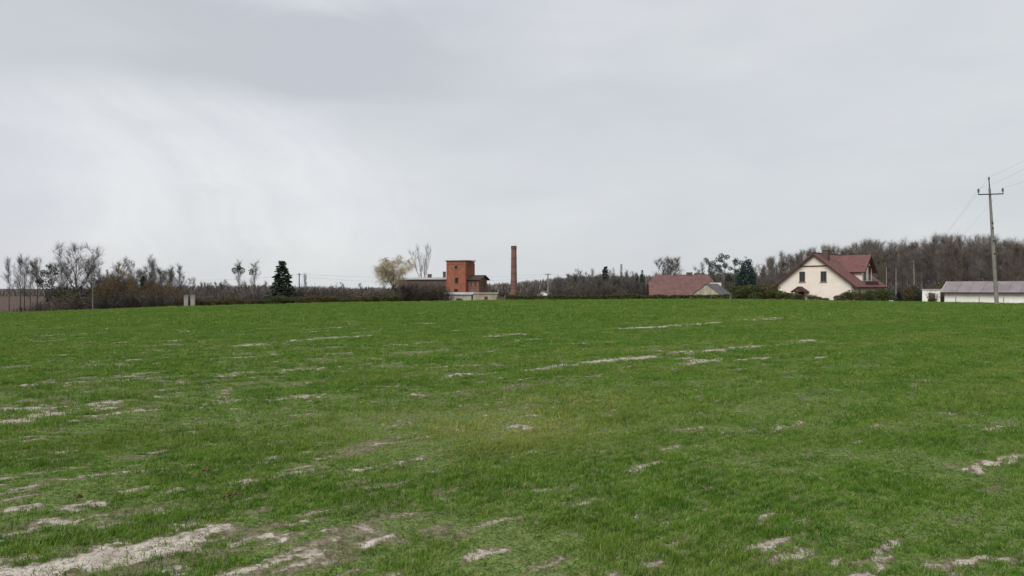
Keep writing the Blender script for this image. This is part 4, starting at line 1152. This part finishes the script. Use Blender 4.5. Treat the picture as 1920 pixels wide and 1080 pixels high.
# barge boards
for s in (-1, 1):
    mb = fresh(); a = Vector((s * (hw + .78), -.585, ze - .78 * sl + .13)); b = Vector((0, -.585, zr + .04))
    mb.v += [tuple(a), tuple(b), tuple(b - Vector((0, 0, .28))), tuple(a - Vector((0, 0, .28)))] + [tuple(q + Vector((0, .03, 0))) for q in (a, b, b - Vector((0, 0, .28)), a - Vector((0, 0, .28)))]
    mb.f += [(0, 1, 2, 3), (7, 6, 5, 4), (0, 4, 5, 1), (3, 2, 6, 7), (0, 3, 7, 4), (1, 5, 6, 2)]
    mb.build('barge_board', 'fascia', roof)
fresh().box(hw + .76, hw + .88, -.5, Ld + .5, ze - .78 * sl + .0, ze - .78 * sl + .14).build('gutter', 'fascia', roof)
fresh().tube([(0, -.55, zr + .13), (0, Ld + .5, zr + .13)], [.1, .1], 6).build('ridge_cap', 'fascia', roof)
ch = fresh().box(.5, 1.35, 1.6, 2.4, zr - 1.0, zr + .62).build('chimney', 'brick_dark', roof)
fresh().box(.42, 1.43, 1.52, 2.48, zr + .62, zr + .74).build('chimney_cap', 'concrete', ch)
F = ((0, 0, 0), (1, 0, 0))
zw = height_at(518.5, D) - zb
cs = math.cos(math.radians(21.5))
for px in (1505.5, 1543): window(t, F, (px - 1527) / FPX * D / cs, zw, .85, 1.5, 'wood_brown', 'glass', mull=True, bar=.09)
# side dormer: cross gable out of the right slope
d0, d1 = 4.3, 9.3; dm = (d0 + d1) / 2; dx = hw - .35; dr = zr - .25; de = height_at(505, D) - zb
fresh().prism([(d0 + .35, ze - .1), (d1 - .35, ze - .1), (d1 - .35, de), (dm, dr - .15), (d0 + .35, de)], 'x', .6, dx).build('dormer_wall', 'cream_render', t)
rd = fresh(); dsl = (dr - de) / (dm - d0 - .35)
for s in (-1, 1):
    e = dm + s * (dm - d0 + .25); zo = de - .6 * dsl + .18; xin = max(.0, (zr - .1 - zo) / sl)
    rd.slab([(dx + .6, e, zo), (dx + .6, dm, dr + .18), (.25, dm, dr + .18), (xin - .3, e, zo)], .16)
dro = rd.build('dormer_roof', 'roof_red', t)
for s in (-1, 1):
    mb = fresh(); e = dm + s * (dm - d0 + .27); a = Vector((dx + .605, e, de - .6 * dsl + .17)); b = Vector((dx + .605, dm, dr + .16)); dn = Vector((0, 0, .28)); ox = Vector((.035, 0, 0))
    mb.v += [tuple(q) for q in (a, b, b - dn, a - dn, a + ox, b + ox, b - dn + ox, a - dn + ox)]
    mb.f += [(0, 1, 2, 3), (7, 6, 5, 4), (0, 4, 5, 1), (3, 2, 6, 7), (0, 3, 7, 4), (1, 5, 6, 2)]
    mb.build('barge_board', 'fascia', dro)
SD = ((dx, 0, 0), (0, 1, 0))
for yy in (dm - 1.05, dm + 1.05): window(t, SD, yy, ze + 1.75, .95, 2.0, 'wood_brown', 'glass', mull=True, bar=.09)
fresh().box(dx + .002, dx + .06, d0 + .4, d1 - .4, height_at(499, D) - zb - .06, height_at(499, D) - zb + .06).build('dormer_band', 'fascia', t)
# balcony rail below the dormer and side windows
fresh().box(dx + .7, dx + .78, d0 - .2, d1 + .2, ze - .15, ze + .45).build('balcony_rail', 'fascia', t)
for yy in (2.5, 9.8): window(t, ((hw, 0, 0), (0, 1, 0)), yy, 1.3, 1.1, 1.3, 'frame_white', 'glass')
fresh().tube([(-1.2, -.05, 0), (-1.2, -.05, .01)], [.01, .01], 3)
fresh().lathe([(.05, 0), (.05, ze)], 6, hw - .15, -.06).build('downpipe', 'fascia', t)
# porch canopy
pc = (1505 - 1527) / FPX * D / cs; zp = height_at(537, D) - zb; zq = height_at(547, D) - zb
prf = fresh().slab([(pc - 1.15, -1.5, zq), (pc, -1.5, zp), (pc, -.02, zp), (pc - 1.15, -.02, zq)], .1).slab([(pc + 1.15, -1.5, zq), (pc, -1.5, zp), (pc, -.02, zp), (pc + 1.15, -.02, zq)], .1).build('porch_roof', 'fascia', t)
for s in (-.95, .95): fresh().box(pc + s - .07, pc + s + .07, -1.4, -1.26, -.5, zq).build('porch_post', 'wood_brown', t)
fresh().prism([(pc - .95, zq + .02), (pc + .95, zq + .02), (pc, zp - .16)], 'y', -1.4, -1.32).build('porch_gable', 'wood_brown', t)
dd = fresh().box(pc - .5, pc + .5, -.06, .02, -.4, 1.75).build('door', 'wood_brown', t); fresh().box(pc + .36, pc + .42, -.1, -.06, .75, .9).build('handle', 'steel', dd)

# garden plants round the cream house
GH = 'garden evergreens round the cream house'
for px, D, top, key, lab in ((1392, 116, 533, 'everbush0', None), (1407, 114, 530, 'everbush1', None), (1424, 116, 531, 'everbush0', None), (1440, 114, 534, 'everbush2', None), (1454, 112, 541, 'everbush1', None), (1416, 110, 546, 'everbush0', None), (1470, 110, 546, 'everbush1', None), (1484, 109, 547, 'everbush0', None)):
    plant(key, 'evergreen_bush', 'rounded evergreen bush in the thick hedge left of the cream house', 'bush', px, D, top=top, group='hedge bushes left of the cream house', wide=1.25)
for px, D, top, key, lab in ((1497, 107, 549, 'everbush0', 'low bush in front of the porch of the cream house'), (1522, 107, 551, 'everbush1', 'low bush just right of the porch'), (1536, 107, 555, 'everbush0', 'left of two tiny bushes below the right front window'), (1548, 107, 557, 'everbush1', 'right of two tiny bushes below the right front window'), (1573, 106, 551, 'everbush2', 'brownish bush at the right front corner of the cream house'), (1587, 106, 545, 'everbush0', 'round bush under the right eave of the cream house'), (1603, 107, 544, 'everbush2', 'broad bush below the side dormer'), (1624, 108, 545, 'everbush1', 'bush right of the broad one below the dormer'), (1640, 109, 541, 'everbush0', 'taller bush at the back corner of the cream house'), (1655, 111, 538, 'everbush1', 'tallest bush right of the cream house')):
    plant(key, 'evergreen_bush', lab, 'bush', px, D, top=top, wide=1.05)
plant('bluespruce', 'blue_conifer', 'dark blue green conifer bush right of the cream house', 'bush', 1685, 112, top=546, wide=2.2)
plant('everbush2', 'brown_bush', 'brownish tall bush at the foot of the distant pole', 'bush', 1709, 114, top=534, wide=.8)
plant('thuja', 'dark_conifer', 'dark conifer bush between the brown bush and the white shed', 'bush', 1724, 112, top=545, wide=1.4)
plant('shrub0', 'shrub', 'bare shrub in front of the little white shed', 'shrub', 1749, 97, top=544, wide=.75)
plant('everbush2', 'evergreen_shrub', 'dark bush low against the door of the little white shed', 'shrub', 1747, 96, top=556, wide=1.0)
plant('everbush2', 'brown_bush', 'brown bush squeezed between white shed and long white barn', 'bush', 1765, 101, top=547, wide=.6)
p = at(1673, 84); t = thing('feed_sack', 'crumpled white sack lying at the field edge right of the cream house', 'sack', p, .5)
fresh().prism([(-.3, -.1), (.32, -.1), (.38, .08), (.1, .2), (-.22, .26), (-.36, .1)], 'y', -.2, .2).build('sack_body', 'white_plastic', t)

# ------------------------------------------------------------------ white shed and long white barn at the right
D = 101; p = at(1746, D); t = thing('white_shed', 'little white shed with a flat roof left of the long white barn', 'shed', p, -.5)
hs = height_at(542, D) - p.z
wall_box(t, 'white_render', -1.0, 1.0, 0, 2.0, hs - .1)
fresh().box(-1.12, 1.12, -.12, 2.1, hs - .1, hs).build('roof', 'roof_felt', t)
d = fresh().box(-.3, .4, -.04, .02, -.2, hs - .5).build('door', 'roof_grey', t); fresh().box(.28, .34, -.08, -.04, .8, .95).build('handle', 'steel', d)
D = 95; p = at(1771, D); rz = math.radians(-42)
t = thing('white_barn', 'long low white barn with a mauve brown roof behind the power pole', 'barn', p, rz)
ze = height_at(547, D) - p.z; zr = height_at(527.5, D) - p.z; Lb = 15; db = 5.0
wall_box(t, 'white_render', 0, Lb, 0, db, ze + .05)
fresh().prism([(0, ze + .05), (db, ze + .05), (db / 2, zr - .1)], 'x', 0, .12).build('gable_wall', 'white_render', t)
rf = fresh()
rf.slab([(-.35, -.4, ze - .05), (Lb + .3, -.4, ze - .05), (Lb + .3, db / 2, zr), (-.35, db / 2, zr)], .12).slab([(-.35, db + .4, ze - .05), (Lb + .3, db + .4, ze - .05), (Lb + .3, db / 2, zr), (-.35, db / 2, zr)], .12)
roof = rf.build('roof', 'roof_mauve', t)
mb = fresh(); a, b = Vector((-.36, -.4, ze - .05)), Vector((-.36, db / 2, zr)); dn = Vector((0, 0, .16)); ox = Vector((-.05, 0, 0))
mb.v += [tuple(q) for q in (a, b, b - dn, a - dn, a + ox, b + ox, b - dn + ox, a - dn + ox)]; mb.f += [(0, 1, 2, 3), (7, 6, 5, 4), (0, 4, 5, 1), (3, 2, 6, 7), (0, 3, 7, 4), (1, 5, 6, 2)]
mb.build('barge_board', 'frame_white', roof)
fresh().box(-.35, Lb, -.5, -.41, ze - .18, ze - .06).build('gutter', 'roof_dark', roof)
sr = (zr - ze + .05) / (db / 2 + .4)
for i in range(1, 12):                                 # raised seams between the roof sheets
    u = i * 1.3
    mb = fresh().slab([(u - .03, -.38, ze - .05 + .02 * sr + .05), (u + .03, -.38, ze - .05 + .02 * sr + .05), (u + .03, db / 2, zr + .05), (u - .03, db / 2, zr + .05)], .06)
    mb.build('roof_seam', 'roof_mauve', roof)
for i, px in enumerate((1792, 1836, 1882)):
    pp = at(px, 84); t = thing('fence_post', 'thin dark fence post in front of the long white barn', 'post', pp, 0, 'fence posts before the white barn')
    fresh().lathe([(.04, -.2), (.035, .75), (.01, .8)], 6).build('shaft', 'wood_brown', t)

# ------------------------------------------------------------------ poles and wires
def catenary(name, label, a, b, sag, r=.0045, group=None, n=24):
    a, b = Vector(a), Vector(b); mb = fresh()
    pts = [a.lerp(b, i / n) - Vector((0, 0, sag * 4 * (i / n) * (1 - i / n))) for i in range(n + 1)]
    o = mb.tube(pts, [r] * (n + 1), 4).build(name, 'wire'); tag(o, label, 'wire', group)


def big_pole(px_b, px_t, D, top, label, yawz, arm_half, detail=True, arm_py=None):
    p = at(px_b, D); H = height_at(top, D) - p.z; lean = (px_t - px_b) / FPX * D / H
    t = thing('power_pole', label, 'pole', p, 0); t.rotation_euler = (0, math.atan(lean), 0)
    za = (height_at(arm_py, D) - p.z) if arm_py else H - 1.45
    fresh().lathe([(.165, -.5), (.13, H * .5), (.085, za + .5)], 8).build('shaft', 'concrete', t)
    fresh().lathe([(.055, za + .4), (.045, H - .25)], 6).build('top_spike', 'steel', t)
    if detail:
        for z in (H * .60, H * .64, H * .5, H * .4): fresh().box(-.06, .06, -.155, -.09, z - .05, z + .05).build('hole_shade', 'opening_shade', t)  # solid dark blocks painted as the shade of holes in the shaft
    ax = Vector((math.cos(yawz), math.sin(yawz), 0)); arm = fresh()
    l, r = -ax * arm_half, ax * arm_half
    arm.tube([l + Vector((0, -.14, za)), r + Vector((0, -.14, za))], [.05, .05], 4)
    ar = arm.build('crossarm', 'steel', t); tips = []
    for q in (l * .97, r * .97):
        b = fresh().lathe([(.03, za), (.03, za + .16), (.085, za + .18), (.06, za + .28), (.09, za + .32), (.05, za + .46), (.02, za + .48)], 8, q.x, q.y - .14).build('insulator', 'porcelain', ar)
        tips.append(Vector((q.x, q.y - .14, za + .47)))
    fresh().lathe([(.03, H - .26), (.085, H - .22), (.06, H - .12), (.07, H - .06), (.02, H)], 8).build('insulator', 'porcelain', t)
    tips.append(Vector((0, 0, H)))
    Mw = Matrix.Translation(p) @ Matrix.Rotation(math.atan(lean), 4, 'Y')
    return [Mw @ q for q in tips]


near = big_pole(1869, 1854, 65, 331, 'tall concrete power pole with a crossarm and two upright insulators', math.radians(18), 1.32, True, 364)
farp = big_pole(1715, 1713, 168, 480, 'distant power pole among the trees, next along the same line', math.radians(-24), 1.2, False)
dirv = (near[2] - farp[2]); dirv.z = 0; dirv.normalize()
for i, nm in enumerate(('left', 'right', 'top')):
    catenary('overhead_wire', f'thin overhead wire from the {nm} insulator of the tall pole to the distant pole', near[i], farp[i], 1.7)
    nxt = near[i] + dirv * 95 + Vector((0, 0, .4))
    catenary('overhead_wire', f'thin overhead wire leaving the frame from the {nm} insulator of the tall pole', near[i], nxt, 1.9)
tl, hl = post('utility_pole', 'plain dark utility pole right of the lone spruce', 'pole', 561, 178, 512, .13, 'bark_grey')
fresh().box(-.5, .5, -.06, .06, hl - .35, hl - .25).build('crossarm', 'steel', tl)
tr_, hr = post('utility_pole', 'concrete utility pole with a short crossarm right of the chimney', 'pole', 1027.5, 186, 513, .17, 'concrete')
fresh().box(-.75, .75, -.07, .07, hr - .22, hr - .08).build('crossarm', 'steel', tr_)
A = Vector(tl.location) + Vector((0, 0, hl - .2)); B = Vector(tr_.location) + Vector((0, 0, hr - .1))
catenary('telephone_wire', 'upper faint wire from the spruce side pole across to the pole by the chimney', A, B, .9, .012)
catenary('telephone_wire', 'lower faint wire from the spruce side pole across to the pole by the chimney', A - Vector((0, 0, .5)), B - Vector((0, 0, .4)), 1.5, .012)
lp = at(174, 131); C2 = Vector((lp.x, lp.y, height_at(517, 131)))
catenary('telephone_wire', 'faint wire from the spruce side pole left to the pole in the tree belt', A, C2, 1.0, .012)
E = at(1240, 215); catenary('telephone_wire', 'faint wire from the pole by the chimney right into the trees', B, Vector((E.x, E.y, height_at(514, 215))), .6, .012)
for px, top in ((1662, 500), (1680, 502)):
    t, h = post('garden_pole', 'left of two thin pale poles before the wood' if px < 1670 else 'right of two thin pale poles before the wood', 'pole', px, 150, top, .065, 'concrete_pale')
    fresh().lathe([(.1, h - .05), (.1, h + .05)], 6).build('cap', 'steel', t)
fresh()

# ------------------------------------------------------------------ the wood at the right
rg = random.Random(77)
WOOD = 'bare trees of the wood behind the cream house'
wtop = lambda x: np.interp(x, [1405, 1430, 1450, 1480, 1520, 1570, 1620, 1660, 1700, 1740, 1775, 1800, 1850, 1900, 1960, 2150], [506, 498, 490, 480, 472, 471, 467, 463, 464, 458, 453, 457, 456, 460, 462, 465])
x = 1402; nt = 0


def wood_label(x):
    for lim, tx in ((1470, 'bare grey tree of the wood left of the cream house, over its hedge'), (1560, 'bare tree of the wood showing above the left half of the cream roof'), (1640, 'bare tree of the wood directly behind the side dormer of the cream house'),
                    (1700, 'bare brown tree of the wood behind the two thin pale poles'), (1770, 'bare tree of the wood behind the distant power pole and white shed'), (1850, 'bare tree of the wood above the left half of the white barn roof')):
        if x < lim: return tx
    return 'bare tree of the wood right of or behind the tall near power pole'


while x < 1985:
    for D in (rg.uniform(168, 182), rg.uniform(185, 205), rg.uniform(208, 235)):
        if x < 1500 and D < 184: continue
        if x > 1925 and D < 184: continue
        k = rg.randrange(5)
        plant(f'wood{k}', 'wood_tree', wood_label(x), 'tree', x + rg.uniform(-5, 5), D, top=wtop(x) + rg.uniform(-3, 20) + (8 if D < 184 else 0), group=wood_label(x).replace('bare tree', 'trees').replace('bare brown tree', 'trees').replace('bare grey tree', 'trees'), wide=rg.uniform(.85, 1.2), rng=rg); nt += 1
    x += rg.uniform(6.5, 9.5)
x = 1440
while x < 1985:
    plant(('shrub0', 'shrub1', 'shrub2')[rg.randrange(3)], 'shrub', 'brown shrub in the undergrowth of the wood at the right', 'shrub', x, rg.uniform(160, 172), h=rg.uniform(3, 5.0), group='undergrowth shrubs of the right wood', wide=1.2)
    x += rg.uniform(12, 18)
for px, top in ((1763, 490), (1775, 500), (1795, 506)):
    plant('everbush2', 'evergreen_shrub', 'dark evergreen growing inside the wood behind the long white barn', 'shrub', px, 163, h=4.5, group='evergreens inside the right wood', wide=.8)


# ------------------------------------------------------------------ far woods on the horizon: one mass each
def far_wood(name, px0, px1, D, tops, seed, mat, n):
    rng = random.Random(seed); mb = fresh()
    for i in range(n):
        px = rng.uniform(px0, px1); d = D * rng.uniform(.96, 1.06); x_ = (px - 960) / FPX * d; g = gz(x_, d)
        top = height_at(float(np.interp(px, *tops)) + 3 * float(vnoise(np.array(px / 9.0), np.array(.0), seed)) - 1.5, d)
        h = max(top - g, 1.0); z = g + h * rng.random() ** .75
        s = D * .0022 * rng.uniform(.5, 1.4)
        a = Vector((rng.uniform(-.5, .5), rng.uniform(-.5, .5), 1)).normalized() * s * 2; b = Vector((rng.uniform(-1, 1), rng.uniform(-1, 1), 0)).normalized() * s * .35
        p_ = Vector((x_, d, z)); k = len(mb.v)
        mb.v += [tuple(p_ - a), tuple(p_ + b), tuple(p_ + a), tuple(p_ - b)]; mb.f.append((k, k + 1, k + 2, k + 3))
    o = mb.build(name, mat); o['kind'] = 'stuff'; o['label'] = 'distant wood along the horizon'; o['category'] = 'wood'


far_wood('far_wood', -350, 720, 420, ([-350, 0, 60, 110, 350, 450, 560, 720], [548, 551, 552, 549, 541, 539, 541, 546]), 3, 'twig_purple', 16000)
far_wood('far_wood', 690, 1420, 330, ([690, 760, 960, 1080, 1250, 1420], [545, 545, 534, 522, 520, 515]), 4, 'twig_purple', 16000)
far_wood('far_wood', 1390, 2300, 265, ([1390, 1440, 1500, 1600, 1800, 2300], [530, 520, 512, 505, 500, 505]), 5, 'twig_purple', 20000)


# ------------------------------------------------------------------ rough verge beyond the sown ground
def verge():
    rng = random.Random(12); mb = fresh()
    for i in range(26000):
        px = rng.uniform(-250, 2170); D = CREST + 2 + 55 * rng.random() ** 1.6; x_ = (px - 960) / FPX * D
        k = float(vnoise(np.array(x_ / 3.0), np.array(D / 3.0), 9))
        if rng.random() > k * 1.3: continue
        h = rng.uniform(.08, .30) * (.4 + k) * (1.0 if D > CREST + 6 else .7); z = gz(x_, D) - .03; a = rng.uniform(0, 3.14); w = rng.uniform(.02, .06)
        dx, dy = math.cos(a) * w, math.sin(a) * w; n = len(mb.v)
        mb.v += [(x_ - dx, D - dy, z), (x_ + dx, D + dy, z), (x_ + rng.uniform(-.1, .1), D + rng.uniform(-.1, .1), z + h)]; mb.f.append((n, n + 1, n + 2))
    o = mb.build('verge_grass', 'rough_grass'); o['kind'] = 'stuff'; o['label'] = 'rough tufted grass along the far edge of the field'; o['category'] = 'grass'


verge()


# ------------------------------------------------------------------ russet dead weeds lying in the crop
def dead_weed(px, py, w, label, seed):
    q = on_field(px, py); rng = random.Random(seed); t = thing('dead_weed', label, 'weed', (q[0], q[1], gz(*q) + .01), rng.random() * 6)
    for i in range(9):
        a = rng.uniform(0, 6.28); L = w * rng.uniform(.4, .7); d = Vector((math.cos(a), math.sin(a), 0)); s = Vector((-d.y, d.x, 0)) * L * .28
        z0, z1, z2 = .015, rng.uniform(.025, .05), rng.uniform(.005, .035)
        mb = fresh(); P = [d * .01, d * L * .5 + s, d * L * .5 - s, d * L]
        mb.v = [(P[0].x, P[0].y, z0), (P[1].x, P[1].y, z1), (P[3].x, P[3].y, z2), (P[2].x, P[2].y, z1)] + [(P[0].x, P[0].y, z0 - .004), (P[1].x, P[1].y, z1 - .004), (P[3].x, P[3].y, z2 - .004), (P[2].x, P[2].y, z1 - .004)]
        mb.f = [(0, 1, 2, 3), (7, 6, 5, 4), (0, 4, 5, 1), (1, 5, 6, 2), (2, 6, 7, 3), (3, 7, 4, 0)]
        mb.build('leaf', 'russet', t)


dead_weed(435, 934, .11, 'rust brown dead weed in the green crop above the large sandy patch', 1)
dead_weed(388, 888, .09, 'small rust coloured dead weed farther back, near a thin sandy streak', 2)
dead_weed(146, 940, .06, 'tiny rust coloured dead weed at the lower left of the field', 3)
